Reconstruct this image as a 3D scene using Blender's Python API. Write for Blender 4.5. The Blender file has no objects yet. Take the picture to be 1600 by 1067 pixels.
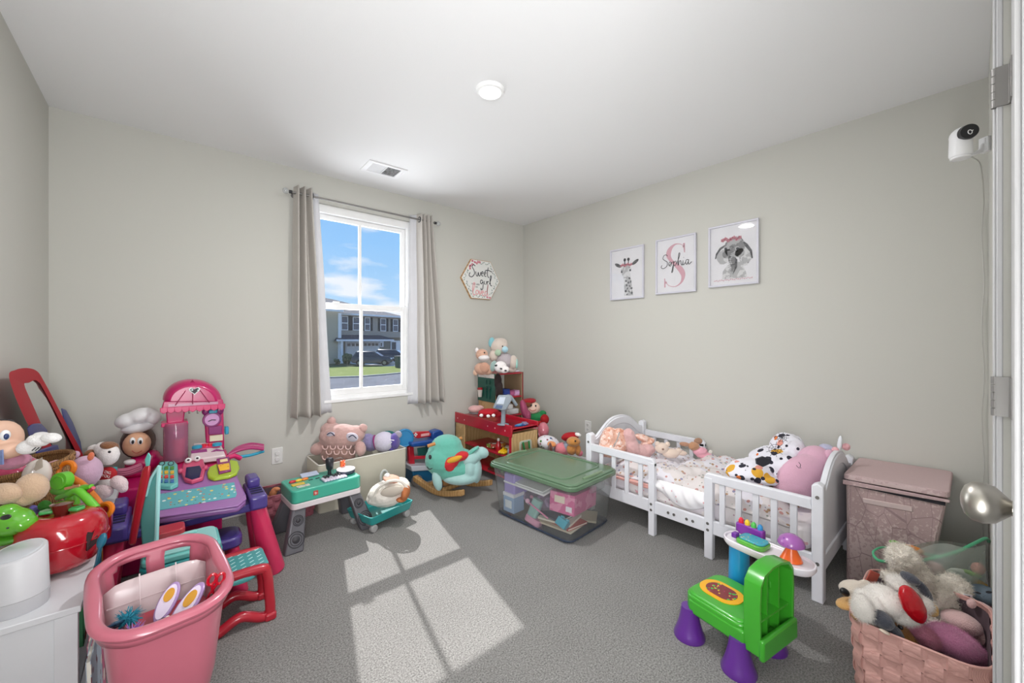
import bpy, bmesh, math, random
from mathutils import Vector, Matrix, Euler
random.seed(7)
PI = math.pi
R = math.radians
SC = bpy.context.scene
COL = SC.collection

# ---------------------------------------------------------------- camera, world, sun, lights, exposure
YAW = R(40.8); FPX = 623.0; CH = 1.19; HZ = 530.0     # heading, focal length in px, eye height, horizon row
SY, CY = math.sin(YAW), math.cos(YAW)
cd = bpy.data.cameras.new('camera'); cam = bpy.data.objects.new('camera', cd); COL.objects.link(cam)
cam.location = (0, 0, CH); cam.rotation_euler = (PI/2, 0, -YAW)
cd.sensor_width = 36; cd.lens = 36*FPX/1600; cd.shift_y = -3.5/1600; cd.clip_start = 0.02; cd.clip_end = 500
SC.camera = cam
SC.view_settings.view_transform = 'Standard'; SC.view_settings.look = 'None'
SC.view_settings.exposure = 0.26; SC.view_settings.gamma = 1.0; SC.view_settings.use_curve_mapping = False

def nt_new(nt, t, **kw):
    n = nt.nodes.new(t)
    for k, v in kw.items(): setattr(n, k, v)
    return n

world = bpy.data.worlds.new('sky'); SC.world = world; world.use_nodes = True
nt = world.node_tree; nt.nodes.clear()
wo = nt_new(nt, 'ShaderNodeOutputWorld'); bg = nt_new(nt, 'ShaderNodeBackground'); bg.inputs[1].default_value = 1.0
tc = nt_new(nt, 'ShaderNodeTexCoord'); sp = nt_new(nt, 'ShaderNodeSeparateXYZ'); nt.links.new(tc.outputs['Generated'], sp.inputs[0])
r1 = nt_new(nt, 'ShaderNodeValToRGB'); nt.links.new(sp.outputs['Z'], r1.inputs[0])
e = r1.color_ramp.elements; e[0].position = 0.0; e[0].color = (.52, .74, .95, 1); e[1].position = .6; e[1].color = (.12, .33, .78, 1)
m_ = e.new(.22); m_.color = (.27, .55, .92, 1)
mp = nt_new(nt, 'ShaderNodeMapping'); mp.inputs['Scale'].default_value = (1, 1, 3.2); nt.links.new(tc.outputs['Generated'], mp.inputs[0])
nz = nt_new(nt, 'ShaderNodeTexNoise'); nz.inputs['Scale'].default_value = 5.5; nz.inputs['Detail'].default_value = 7; nt.links.new(mp.outputs[0], nz.inputs[0])
# more cloud near the horizon, small puffs above
ma = nt_new(nt, 'ShaderNodeMath', operation='MULTIPLY_ADD'); ma.inputs[1].default_value = -.65; ma.inputs[2].default_value = .10
nt.links.new(sp.outputs['Z'], ma.inputs[0])
ad = nt_new(nt, 'ShaderNodeMath', operation='ADD'); nt.links.new(nz.outputs[0], ad.inputs[0]); nt.links.new(ma.outputs[0], ad.inputs[1])
r2 = nt_new(nt, 'ShaderNodeValToRGB'); nt.links.new(ad.outputs[0], r2.inputs[0])
r2.color_ramp.elements[0].position = .48; r2.color_ramp.elements[0].color = (0, 0, 0, 1)
r2.color_ramp.elements[1].position = .62; r2.color_ramp.elements[1].color = (.9, .9, .9, 1)
mx = nt_new(nt, 'ShaderNodeMixRGB'); nt.links.new(r2.outputs[0], mx.inputs[0]); nt.links.new(r1.outputs[0], mx.inputs[1]); mx.inputs[2].default_value = (.88, .91, .96, 1)
nt.links.new(mx.outputs[0], bg.inputs[0]); nt.links.new(bg.outputs[0], wo.inputs[0])

def lamp(name, kind, loc, rot, energy, color=(1, 1, 1), **kw):
    d = bpy.data.lights.new(name, kind); d.energy = energy; d.color = color
    for k, v in kw.items(): setattr(d, k, v)
    o = bpy.data.objects.new(name, d); COL.objects.link(o); o.location = loc; o.rotation_euler = rot
    return o
sd = Vector((-.30, -1.425, -1.43))
lamp('sun', 'SUN', (3, 12, 12), sd.to_track_quat('-Z', 'Y').to_euler(), 5.2, (1, .98, .96), angle=R(.5))
lamp('window_daylight', 'AREA', (1.19, 4.3, 1.2), (R(-102), 0, R(20)), 80, (.95, .98, 1), shape='RECTANGLE', size=1.7, size_y=2.0)
lamp('fill_light', 'AREA', (-.12, -.22, 1.15), (R(118), 0, R(-50)), 46, (.985, .99, 1), shape='RECTANGLE', size=.6, size_y=1.5)  # added fill light behind the camera; no lamp is known there
lamp('ceiling_light_glow', 'AREA', (1.222, 1.583, 2.395), (0, 0, 0), 20, (1, .985, .975), shape='DISK', size=.13)

# ---------------------------------------------------------------- materials
def lin(h, k=1.0):
    h = h.lstrip('#'); out = []
    for i in (0, 2, 4):
        c = int(h[i:i+2], 16)/255
        c = c/12.92 if c <= .04045 else ((c+.055)/1.055)**2.4
        out.append(min(.92, c*k))
    return (*out, 1)
MATS = {}
def M(h, rough=.5, bump=None, pat=None, metal=0, coat=0, sheen=0, emit=0, trans=0, alpha=1, name=None, K=1.12):
    """h: hex colour.  bump: (kind, scale, strength).  pat: [(hex, scale, threshold, kind)] layered spots."""
    key = (h, rough, bump, tuple(pat) if pat else None, metal, coat, sheen, emit, trans, alpha)
    if key in MATS: return MATS[key]
    m = bpy.data.materials.new(name or 'surface_'+h.strip('#')); m.use_nodes = True
    n = m.node_tree; p = n.nodes['Principled BSDF']; L = n.links.new
    p.inputs['Base Color'].default_value = lin(h, K); p.inputs['Roughness'].default_value = rough
    p.inputs['Metallic'].default_value = metal
    if coat: p.inputs['Coat Weight'].default_value = coat; p.inputs['Coat Roughness'].default_value = .12
    if sheen: p.inputs['Sheen Weight'].default_value = sheen; p.inputs['Sheen Roughness'].default_value = .5
    if trans: p.inputs['Transmission Weight'].default_value = trans
    if alpha < 1: p.inputs['Alpha'].default_value = alpha
    if emit:
        p.inputs['Emission Color'].default_value = lin(h); p.inputs['Emission Strength'].default_value = emit
    c = n.nodes.new('ShaderNodeTexCoord')
    last = None
    # a slight unevenness of colour on everything
    if pat is None and metal == 0 and alpha == 1 and not emit:
        q = n.nodes.new('ShaderNodeTexNoise'); q.inputs['Scale'].default_value = 9; q.inputs['Detail'].default_value = 4; L(c.outputs['Object'], q.inputs[0])
        mr = n.nodes.new('ShaderNodeMapRange'); mr.inputs[3].default_value = .93; mr.inputs[4].default_value = 1.06; L(q.outputs[0], mr.inputs[0])
        hs = n.nodes.new('ShaderNodeHueSaturation'); hs.inputs['Color'].default_value = lin(h, K); L(mr.outputs[0], hs.inputs['Value'])
        L(hs.outputs[0], p.inputs['Base Color'])
    for i, (ph, sc, th, kind) in enumerate(pat or []):
        mpn = n.nodes.new('ShaderNodeMapping'); mpn.inputs['Location'].default_value = (i*3.7, i*1.9, i*2.3); L(c.outputs['Object'], mpn.inputs[0])
        if kind == 'E': mpn.inputs['Scale'].default_value = (1, 1, .42); kind = 'e'
        if kind == 'v':
            t = n.nodes.new('ShaderNodeTexVoronoi'); t.inputs['Scale'].default_value = sc; L(mpn.outputs[0], t.inputs[0]); o = t.outputs['Distance']; op = 'LESS_THAN'
        elif kind == 'e':
            t = n.nodes.new('ShaderNodeTexVoronoi', ); t.feature = 'DISTANCE_TO_EDGE'; t.inputs['Scale'].default_value = sc; L(mpn.outputs[0], t.inputs[0]); o = t.outputs['Distance']; op = 'LESS_THAN'
        elif kind == 'w':
            t = n.nodes.new('ShaderNodeTexWave'); t.inputs['Scale'].default_value = sc; t.inputs['Distortion'].default_value = 6; t.inputs['Detail'].default_value = 3; L(mpn.outputs[0], t.inputs[0]); o = t.outputs['Fac']; op = 'GREATER_THAN'
        else:
            t = n.nodes.new('ShaderNodeTexNoise'); t.inputs['Scale'].default_value = sc; t.inputs['Detail'].default_value = 2; L(mpn.outputs[0], t.inputs[0]); o = t.outputs[0]; op = 'GREATER_THAN'
        g = n.nodes.new('ShaderNodeMath'); g.operation = op; g.inputs[1].default_value = th; L(o, g.inputs[0])
        x = n.nodes.new('ShaderNodeMixRGB'); L(g.outputs[0], x.inputs[0]); x.inputs[2].default_value = lin(ph, K)
        if last: L(last, x.inputs[1])
        else: x.inputs[1].default_value = lin(h, K)
        last = x.outputs[0]
    if last: L(last, p.inputs['Base Color'])
    if bump:
        kind, sc, st = bump
        if kind == 'v': t = n.nodes.new('ShaderNodeTexVoronoi'); t.inputs['Scale'].default_value = sc; o = t.outputs['Distance']
        elif kind == 'w': t = n.nodes.new('ShaderNodeTexWave'); t.inputs['Scale'].default_value = sc; t.inputs['Distortion'].default_value = 2; o = t.outputs['Fac']
        else: t = n.nodes.new('ShaderNodeTexNoise'); t.inputs['Scale'].default_value = sc; t.inputs['Detail'].default_value = 6; o = t.outputs[0]
        L(c.outputs['Object'], t.inputs[0])
        b = n.nodes.new('ShaderNodeBump'); b.inputs['Strength'].default_value = st; b.inputs['Distance'].default_value = .004; L(o, b.inputs['Height']); L(b.outputs[0], p.inputs['Normal'])
    MATS[key] = m
    return m
def plastic(h, rough=.32, coat=.35, **k): return M(h, rough, coat=coat, **k)
def plushm(h, **k): return M(h, .95, bump=('n', 260, .9), sheen=.35, **k)
def fabric(h, **k): return M(h, .9, bump=('n', 700, .35), sheen=.15, **k)
def painted(h, **k): return M(h, .42, bump=('n', 40, .03), **k)
def wood(h, k='c9a273', sc=14):
    return M(h, .5, bump=('n', 60, .1), pat=((k, sc, .62, 'w'),))
def clear(h='ffffff', rough=.05, f=.12, tint=.9):
    key = ('clear', h, rough, f, tint)
    if key in MATS: return MATS[key]
    m = bpy.data.materials.new('clear_'+h); m.use_nodes = True; n = m.node_tree; n.nodes.clear()
    o = n.nodes.new('ShaderNodeOutputMaterial'); t = n.nodes.new('ShaderNodeBsdfTransparent'); g = n.nodes.new('ShaderNodeBsdfGlossy')
    c = lin(h); t.inputs[0].default_value = (*[1-(1-v)*tint if tint < 1 else v for v in c[:3]], 1); g.inputs['Roughness'].default_value = rough
    d = n.nodes.new('ShaderNodeBsdfDiffuse'); d.inputs[0].default_value = (*c[:3], 1)
    lw = n.nodes.new('ShaderNodeLayerWeight'); lw.inputs[0].default_value = .5
    pw = n.nodes.new('ShaderNodeMath'); pw.operation = 'POWER'; pw.inputs[1].default_value = 4; n.links.new(lw.outputs['Facing'], pw.inputs[0])
    fr = n.nodes.new('ShaderNodeMath'); fr.operation = 'MULTIPLY_ADD'; fr.inputs[1].default_value = .8; fr.inputs[2].default_value = .035; n.links.new(pw.outputs[0], fr.inputs[0])
    a = n.nodes.new('ShaderNodeMixShader'); a.inputs[0].default_value = f; n.links.new(t.outputs[0], a.inputs[1]); n.links.new(d.outputs[0], a.inputs[2])
    b = n.nodes.new('ShaderNodeMixShader'); n.links.new(fr.outputs[0], b.inputs[0]); n.links.new(a.outputs[0], b.inputs[1]); n.links.new(g.outputs[0], b.inputs[2])
    n.links.new(b.outputs[0], o.inputs[0]); MATS[key] = m
    return m
WHITE = painted('e6e6e8'); GLASS = clear('ffffff', .02, .01, .5); BLACK = plastic('17171b'); METAL = M('8f8d8b', .5, metal=1)
CHROME = M('c4c2c0', .18, metal=1); DARK = plastic('2b2b30', .5)

# ---------------------------------------------------------------- geometry helpers
def rrect(w, h, r, n=5):
    """rounded rectangle outline, counter-clockwise, centred"""
    r = min(r, w/2-1e-5, h/2-1e-5); out = []
    for cx, cy, a in ((w/2-r, h/2-r, 0), (-w/2+r, h/2-r, 90), (-w/2+r, -h/2+r, 180), (w/2-r, -h/2+r, 270)):
        for i in range(n+1):
            t = R(a+90*i/n); out.append((cx+r*math.cos(t), cy+r*math.sin(t)))
    return out
def oval(rx, ry, n=28, cx=0, cy=0): return [(cx+rx*math.cos(2*PI*i/n), cy+ry*math.sin(2*PI*i/n)) for i in range(n)]
def spline(pts, n=8, closed=False):
    """Catmull-Rom through the points"""
    P = [Vector(p) for p in pts]; out = []; m = len(P)
    rng = range(m if closed else m-1)
    for i in rng:
        a = P[(i-1) % m] if (closed or i > 0) else P[i]; b = P[i]; c = P[(i+1) % m]; d = P[(i+2) % m] if (closed or i+2 < m) else P[(i+1) % m]
        for j in range(n):
            t = j/n
            out.append(.5*((2*b)+(c-a)*t+(2*a-5*b+4*c-d)*t*t+(3*b-a-3*c+d)*t**3))
    if not closed: out.append(P[-1])
    return out
TEX = {}
def clouds(size):
    if size not in TEX:
        t = bpy.data.textures.new('fuzz', 'CLOUDS'); t.noise_scale = size; t.noise_depth = 2; TEX[size] = t
    return TEX[size]

class B:
    def __init__(s): s.bm = bmesh.new(); s.M = Matrix.Identity(4)
    def at(s, loc=(0, 0, 0), rot=(0, 0, 0), sc=(1, 1, 1)):
        s.M = Matrix.LocRotScale(Vector(loc), Euler(rot), Vector(sc)); return s
    def v(s, p): return s.bm.verts.new(s.M @ Vector(p))
    def f(s, vs):
        try: return s.bm.faces.new(vs)
        except ValueError: return None
    def box(s, c, d, taper=1.0, rot=None):
        m = Matrix.Translation(Vector(c)) @ (Euler(rot).to_matrix().to_4x4() if rot else Matrix.Identity(4))
        q = []
        for z in (-1, 1):
            k = taper if z > 0 else 1
            for x, y in ((-1, -1), (1, -1), (1, 1), (-1, 1)): q.append(s.v(m @ Vector((x*d[0]/2*k, y*d[1]/2*k, z*d[2]/2))))
        for a in ((3, 2, 1, 0), (4, 5, 6, 7), (0, 1, 5, 4), (1, 2, 6, 5), (2, 3, 7, 6), (3, 0, 4, 7)): s.f([q[i] for i in a])
        return s
    def bx(s, x0, x1, y0, y1, z0, z1): return s.box(((x0+x1)/2, (y0+y1)/2, (z0+z1)/2), (abs(x1-x0), abs(y1-y0), abs(z1-z0)))
    def loft(s, rings, cap=(1, 1), closed=True):
        V = [[s.v(p) for p in r] for r in rings]; n = len(V[0]); fs = []
        for a, b in zip(V, V[1:]):
            for i in range(n if closed else n-1):
                fs.append(s.f([a[i], a[(i+1) % n], b[(i+1) % n], b[i]]))
        if cap[0]: s.f(list(reversed(V[0])))
        if cap[1]: s.f(V[-1])
        return fs
    def prism(s, pts, a, b, axis='y', taper=1.0):
        def mk(t, k):
            out = []
            for x, y in pts:
                x *= k; y *= k
                out.append({'y': (x, t, y), 'z': (x, y, t), 'x': (t, x, y)}[axis])
            return out
        s.loft([mk(a, 1), mk(b, taper)]); return s
    def slab(s, w, h, r, z0, z1, c=(0, 0), taper=1.0, n=5):
        """rounded rectangle slab lying flat"""
        k = taper
        s.loft([[(c[0]+x, c[1]+y, z0) for x, y in rrect(w, h, r, n)], [(c[0]+x*k, c[1]+y*k, z1) for x, y in rrect(w, h, r, n)]]); return s
    def cyl(s, p0, p1, r0, r1=None, n=20, cap=(1, 1)):
        p0, p1 = Vector(p0), Vector(p1); r1 = r0 if r1 is None else r1
        d = (p1-p0).normalized(); u = d.orthogonal().normalized(); w = d.cross(u)
        s.loft([[p+u*(r*math.cos(2*PI*i/n))+w*(r*math.sin(2*PI*i/n)) for i in range(n)] for p, r in ((p0, r0), (p1, r1))], cap); return s
    def ell(s, c, r, rot=(0, 0, 0), n=20):
        if not hasattr(r, '__len__'): r = (r, r, r)
        m = Matrix.LocRotScale(Vector(c), Euler(rot), Vector(r)); h = n//2
        top = s.v(m @ Vector((0, 0, 1))); bot = s.v(m @ Vector((0, 0, -1))); rows = []
        for j in range(1, h):
            t = PI*j/h; rows.append([s.v(m @ Vector((math.sin(t)*math.cos(2*PI*i/n), math.sin(t)*math.sin(2*PI*i/n), math.cos(t)))) for i in range(n)])
        for i in range(n):
            s.f([top, rows[0][i], rows[0][(i+1) % n]]); s.f([bot, rows[-1][(i+1) % n], rows[-1][i]])
        for a, b in zip(rows, rows[1:]):
            for i in range(n): s.f([a[i], b[i], b[(i+1) % n], a[(i+1) % n]])
        return s
    def tube(s, pts, r, n=8, closed=False, cap=True):
        P = [Vector(p) for p in pts]; m = len(P); rr = r if hasattr(r, '__len__') else [r]*m
        up = None; rings = []
        for i in range(m):
            a = P[(i-1) % m] if (closed or i > 0) else P[i]; b = P[(i+1) % m] if (closed or i < m-1) else P[i]
            d = (b-a).normalized() if (b-a).length > 1e-9 else Vector((0, 0, 1))
            if up is None: up = d.orthogonal().normalized()
            up = (up-d*up.dot(d)); up = up.normalized() if up.length > 1e-6 else d.orthogonal().normalized()
            w = d.cross(up); k = rr[min(i, len(rr)-1)]
            rings.append([P[i]+up*(k*math.cos(2*PI*j/n))+w*(k*math.sin(2*PI*j/n)) for j in range(n)])
        if closed: rings.append(rings[0])
        s.loft(rings, (0, 0) if closed else (cap, cap)); return s
    def lathe(s, prof, c=(0, 0, 0), n=28, rot=None, cap=(1, 1)):
        m = Matrix.Translation(Vector(c)) @ (Euler(rot).to_matrix().to_4x4() if rot else Matrix.Identity(4))
        s.loft([[m @ Vector((r*math.cos(2*PI*i/n), r*math.sin(2*PI*i/n), z)) for i in range(n)] for r, z in prof], cap); return s
    def torus(s, c, Rr, r, rot=(0, 0, 0), n=28, k=8, sc=(1, 1)):
        m = Matrix.Translation(Vector(c)) @ Euler(rot).to_matrix().to_4x4()
        s.tube([m @ Vector((Rr*sc[0]*math.cos(2*PI*i/n), Rr*sc[1]*math.sin(2*PI*i/n), 0)) for i in range(n)], r, k, True); return s
    def ring(s, outer, inner, y0, y1):
        """frame between two outlines (same point count) in local x/z, from depth y0 to y1"""
        m = lambda p, y: [(q[0], y, q[1]) for q in p]
        s.loft([m(outer, y0), m(inner, y0), m(inner, y1), m(outer, y1), m(outer, y0)], (0, 0)); return s
    def grid(s, fn, nu, nv):
        V = [[s.v(fn(i/nu, j/nv)) for i in range(nu+1)] for j in range(nv+1)]
        for j in range(nv):
            for i in range(nu): s.f([V[j][i], V[j][i+1], V[j+1][i+1], V[j+1][i]])
        return s
    def ribbon(s, pts, w, y, t=.0008):
        """flat stroke in the local x/z plane, centred on y, of width w (number or list)"""
        P = [Vector((p[0], p[1])) for p in pts]; m = len(P); ww = w if hasattr(w, '__len__') else [w]*m; L = []; Q = []
        for i in range(m):
            d = (P[min(i+1, m-1)]-P[max(i-1, 0)]); d = d.normalized() if d.length > 1e-9 else Vector((1, 0)); nn = Vector((-d.y, d.x))*(ww[i]/2)
            L.append(P[i]+nn); Q.append(P[i]-nn)
        for i in range(m-1):
            s.prism([L[i], L[i+1], Q[i+1], Q[i]], y-t, y, 'y')
        return s
    def out(s, name, mat, parent=None, bevel=0, seg=2, smooth=True, sub=0, solid=0, vox=0, disp=0, dsize=.02, loc=None, rot=None, sharp=38, fixn=True):
        if fixn: bmesh.ops.recalc_face_normals(s.bm, faces=s.bm.faces[:])
        me = bpy.data.meshes.new(name); s.bm.to_mesh(me); s.bm.free()
        if smooth:
            me.polygons.foreach_set('use_smooth', [True]*len(me.polygons))
            if not vox and not sub: me.set_sharp_from_angle(angle=R(sharp))
        me.materials.append(mat); o = bpy.data.objects.new(name, me); COL.objects.link(o)
        if parent: o.parent = parent
        if loc: o.location = loc
        if rot: o.rotation_euler = rot
        if vox:
            q = o.modifiers.new('remesh', 'REMESH'); q.mode = 'VOXEL'; q.voxel_size = vox; q.use_smooth_shade = True
            q = o.modifiers.new('relax', 'SMOOTH'); q.iterations = 2; q.factor = .5
        if solid: q = o.modifiers.new('thickness', 'SOLIDIFY'); q.thickness = solid; q.offset = 0
        if bevel: q = o.modifiers.new('bevel', 'BEVEL'); q.width = bevel; q.segments = seg; q.limit_method = 'ANGLE'; q.angle_limit = R(35)
        if sub: q = o.modifiers.new('sub', 'SUBSURF'); q.levels = sub; q.render_levels = sub
        if disp: q = o.modifiers.new('fuzz', 'DISPLACE'); q.texture = clouds(dsize); q.strength = disp; q.mid_level = .5; q.texture_coords = 'LOCAL'
        return o

def fur(o, n, length, rad=.0006, curl=0, seed=1):
    md = o.modifiers.new('fur', 'PARTICLE_SYSTEM'); ps = md.particle_system.settings; ps.type = 'HAIR'; ps.count = n; ps.hair_length = length
    ps.use_modifier_stack = True; ps.emit_from = 'FACE'; ps.factor_random = length*.25; ps.brownian_factor = length*.12; ps.hair_step = 3; ps.display_step = 2; ps.render_step = 2
    ps.root_radius = rad/.01; ps.tip_radius = rad*.25/.01; ps.radius_scale = .01; ps.child_type = 'NONE'; o.show_instancer_for_render = True; ps.material = 1
    return o
def thing(name, label, cat, loc=(0, 0, 0), rotz=0, group=None, rot=None):
    o = bpy.data.objects.new(name, None); COL.objects.link(o); o.empty_display_size = .05
    o.location = loc; o.rotation_euler = rot or (0, 0, rotz); tag(o, label, cat, group); return o
def tag(o, label, cat, group=None):
    o['label'] = label; o['category'] = cat
    if group: o['group'] = group
    return o
def struct(o, label=None):
    o['kind'] = 'structure'
    if label: o['label'] = label
    return o
def sub_label(o, t): o['label'] = t; return o
def copy_tree(o, parent=None):
    c = o.copy(); COL.objects.link(c)
    if parent: c.parent = parent
    for ch in list(o.children): copy_tree(ch, c)
    return c

def ray(px, py, D):
    """the room point seen at photo pixel (px, py), D metres ahead of the lens"""
    a = (px-800)/FPX; return Vector(((SY+a*CY)*D, (CY-a*SY)*D, CH+(HZ-py)/FPX*D))
def facing(name, label, cat, D, px, py, group=None):
    """a thing whose front faces the viewer's side of the room; returns root and a pixel->local converter"""
    o = thing(name, label, cat, ray(px, py, D), -YAW, group)
    def L(x, y, dd=0):
        k = (D+dd)/FPX; return Vector(((x-800)*k-(px-800)*D/FPX, dd, (HZ-y)*k-(HZ-py)*D/FPX))
    return o, L, D/FPX
def facing_wall(name, label, cat, Yp, px, py, group=None):
    """a thing standing parallel to the back wall at distance Yp"""
    def W(x, y, dd=0):
        r = ray(x, y, 1); r.z -= CH; k = (Yp+dd)/r.y; return Vector((r.x*k, r.y*k, CH+r.z*k))
    p0 = W(px, py); o = thing(name, label, cat, p0, 0, group); Dm = p0.x*SY+p0.y*CY
    return o, (lambda x, y, dd=0: W(x, y, dd)-p0), Dm/FPX
def blob(L, s, spec, name, mat, parent, fuzz=.003, vox=None, dsize=.012, n=20):
    """soft body part: ellipsoids (x, y, rx, ry, dd, rd, roll) grown into one skin"""
    b = B(); big = 0
    for q in spec:
        x, y, rx, ry = q[:4]; dd = q[4] if len(q) > 4 else 0; rd = q[5] if len(q) > 5 and q[5] else (rx+ry)/2*s*.8; roll = q[6] if len(q) > 6 else 0
        tx, ty = (x-800)/FPX, (HZ-y)/FPX     # off-axis views widen a round body: size it so that it looks right
        if not (len(q) > 5 and q[5]): rd = rd/math.sqrt(1+.5*tx*tx)
        ax = math.sqrt(max((rx*s)**2-(rd*tx)**2, (.78*rx*s)**2)); az = math.sqrt(max((ry*s)**2-(rd*ty)**2, (.78*ry*s)**2))
        b.ell(L(x, y, dd), (ax, rd, az), (0, R(roll), 0), n); big = max(big, ax, az)
    v = vox or max(.0022, min(.007, big/14))
    if len(spec) == 1 and not fuzz: return b.out(name, mat, parent)
    return b.out(name, mat, parent, vox=v, disp=fuzz, dsize=dsize)
def plush(name, label, D, px, py, parts, cat='stuffed toy', group=None, fuzz=.003, **kw):
    o, L, s = facing(name, label, cat, D, px, py, group)
    for p in parts:
        pn, mat, spec = p[:3]; fz = p[3] if len(p) > 3 else fuzz
        blob(L, s, spec, pn, mat, o, fz, **kw)
    return o, L, s
def text_part(string, size, mat, parent, loc, rot=(R(90), 0, 0), shear=0, extrude=.0004, name='lettering', align='CENTER', sx=1):
    c = bpy.data.curves.new(name, 'FONT'); c.body = string; c.size = size; c.align_x = align; c.align_y = 'CENTER'; c.shear = shear; c.extrude = extrude
    t = bpy.data.objects.new(name, c); COL.objects.link(t)
    dg = bpy.context.evaluated_depsgraph_get(); me = bpy.data.meshes.new_from_object(t.evaluated_get(dg))
    bpy.data.objects.remove(t); me.materials.clear(); me.materials.append(mat); o = bpy.data.objects.new(name, me); COL.objects.link(o)
    o.parent = parent; o.location = loc; o.rotation_euler = rot; o.scale = (sx, 1, 1); return o
# ================================================================ the room
X0, X1, Y0, Y1, HT = -.484, 2.96, -.045, 3.24, 2.44
wallm = M('cbcac3', .85, bump=('n', 300, .08), pat=(), K=1.0)
ceilm = M('efeff0', .9, bump=('n', 200, .1), pat=(), K=1.0)
# carpet: cut pile, two scales of tufts
def carpet():
    m = bpy.data.materials.new('grey_carpet'); m.use_nodes = True; n = m.node_tree; p = n.nodes['Principled BSDF']; L = n.links.new
    p.inputs['Roughness'].default_value = 1; p.inputs['Sheen Weight'].default_value = .2
    c = n.nodes.new('ShaderNodeTexCoord'); a = n.nodes.new('ShaderNodeTexNoise'); a.inputs['Scale'].default_value = 165; a.inputs['Detail'].default_value = 5; a.inputs['Roughness'].default_value = .7
    b = n.nodes.new('ShaderNodeTexNoise'); b.inputs['Scale'].default_value = 3.5; b.inputs['Detail'].default_value = 5
    L(c.outputs['Object'], a.inputs[0]); L(c.outputs['Object'], b.inputs[0])
    r = n.nodes.new('ShaderNodeValToRGB'); r.color_ramp.elements[0].position = .36; r.color_ramp.elements[0].color = lin('535250'); r.color_ramp.elements[1].position = .64; r.color_ramp.elements[1].color = lin('a3a19e')
    L(a.outputs[0], r.inputs[0]); mr = n.nodes.new('ShaderNodeMapRange'); mr.inputs[3].default_value = .86; mr.inputs[4].default_value = 1.12; L(b.outputs[0], mr.inputs[0])
    hs = n.nodes.new('ShaderNodeHueSaturation'); L(r.outputs[0], hs.inputs['Color']); L(mr.outputs[0], hs.inputs['Value']); L(hs.outputs[0], p.inputs['Base Color'])
    bu = n.nodes.new('ShaderNodeBump'); bu.inputs['Strength'].default_value = .7; bu.inputs['Distance'].default_value = .006; L(a.outputs[0], bu.inputs['Height']); L(bu.outputs[0], p.inputs['Normal'])
    return m
struct(B().bx(X0-.1, X1+.1, -1.7, Y1+.15, -.1, 0).out('floor', carpet(), smooth=False))
struct(B().bx(X0-.1, X1+.1, -1.7, Y1+.15, HT, HT+.1).out('ceiling', ceilm, smooth=False))
struct(B().bx(X0-.12, X0, -1.7, Y1+.15, 0, HT).out('wall_left', wallm, smooth=False))
struct(B().bx(X1, X1+.12, -1.7, Y1+.15, 0, HT).out('wall_right', wallm, smooth=False))
WX0, WX1, WZ0, WZ1 = .75, 1.64, .715, 2.225
b = B(); b.bx(X0, WX0, Y1, Y1+.15, 0, HT).bx(WX1, X1, Y1, Y1+.15, 0, HT).bx(WX0, WX1, Y1, Y1+.15, 0, WZ0).bx(WX0, WX1, Y1, Y1+.15, WZ1, HT)
struct(b.out('wall_back', wallm, smooth=False))
b = B(); b.bx(X0, -.43, -.16, Y0, 0, HT).bx(-.43, .43, -.16, Y0, 2.05, HT).bx(.43, .78, -.16, Y0, 0, HT).bx(.78, 1.5, -.16, Y0, 2.045, HT).bx(1.5, X1, -.16, Y0, 0, HT)
struct(b.out('wall_front', wallm, smooth=False))
b = B(); b.bx(X0, X1, -1.7, -1.6, 0, HT).bx(.6, .7, -1.6, -.16, 0, HT); struct(b.out('wall_hallway', wallm, smooth=False))
BBM = painted('e2e2e2')
def bb(x0, x1, y0, y1, n): struct(B().bx(x0, x1, y0, y1, 0, .085).out('baseboard_'+n, BBM, bevel=.004))
bb(X0, X1, Y1-.014, Y1, 'back'); bb(X1-.014, X1, Y0, Y1-.014, 'right'); bb(X0, X0+.014, Y0, Y1-.014, 'left'); bb(1.575, X1-.014, Y0, Y0+.014, 'front')

# window
wr = bpy.data.objects.new('window_1', None); COL.objects.link(wr); struct(wr, 'white double hung window with four panes between beige curtains')
vin = painted('f0f0f2')
b = B(); F = .045
b.bx(WX0, WX0+F, 3.262, 3.36, WZ0, WZ1).bx(WX1-F, WX1, 3.262, 3.36, WZ0, WZ1).bx(WX0+F, WX1-F, 3.262, 3.36, WZ1-.06, WZ1).bx(WX0+F, WX1-F, 3.262, 3.36, WZ0, WZ0+.035)
b.out('window_frame', vin, wr, bevel=.003)
B().bx(WX0, WX1, 3.232, 3.262, WZ0-.016, WZ0+.006).out('window_sill', vin, wr, bevel=.003)
gx0, gx1 = WX0+F, WX1-F; xm = 1.203
for nm, y, z0, z1, t, bt in (('upper_sash', 3.325, 1.43, WZ1-.06, .032, .035), ('lower_sash', 3.29, WZ0+.035, 1.475, .04, .045)):
    b = B(); b.bx(gx0, gx0+t, y-.016, y+.016, z0, z1).bx(gx1-t, gx1, y-.016, y+.016, z0, z1).bx(gx0+t, gx1-t, y-.016, y+.016, z1-bt, z1).bx(gx0+t, gx1-t, y-.016, y+.016, z0, z0+bt)
    sa = b.out(nm, vin, wr, bevel=.003)
    B().bx(xm-.011, xm+.011, y-.011, y+.011, z0+bt, z1-bt).out('muntin', vin, sa, bevel=.002)
    for a, c in ((gx0+t, xm-.011), (xm+.011, gx1-t)): B().bx(a, c, y-.002, y+.002, z0+bt, z1-bt).out('pane', GLASS, sa, smooth=False)
b = B().slab(.05, .014, .004, 0, .012); b.out('latch', vin, wr, bevel=.002, loc=(1.0, 3.268, 1.475))

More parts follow.
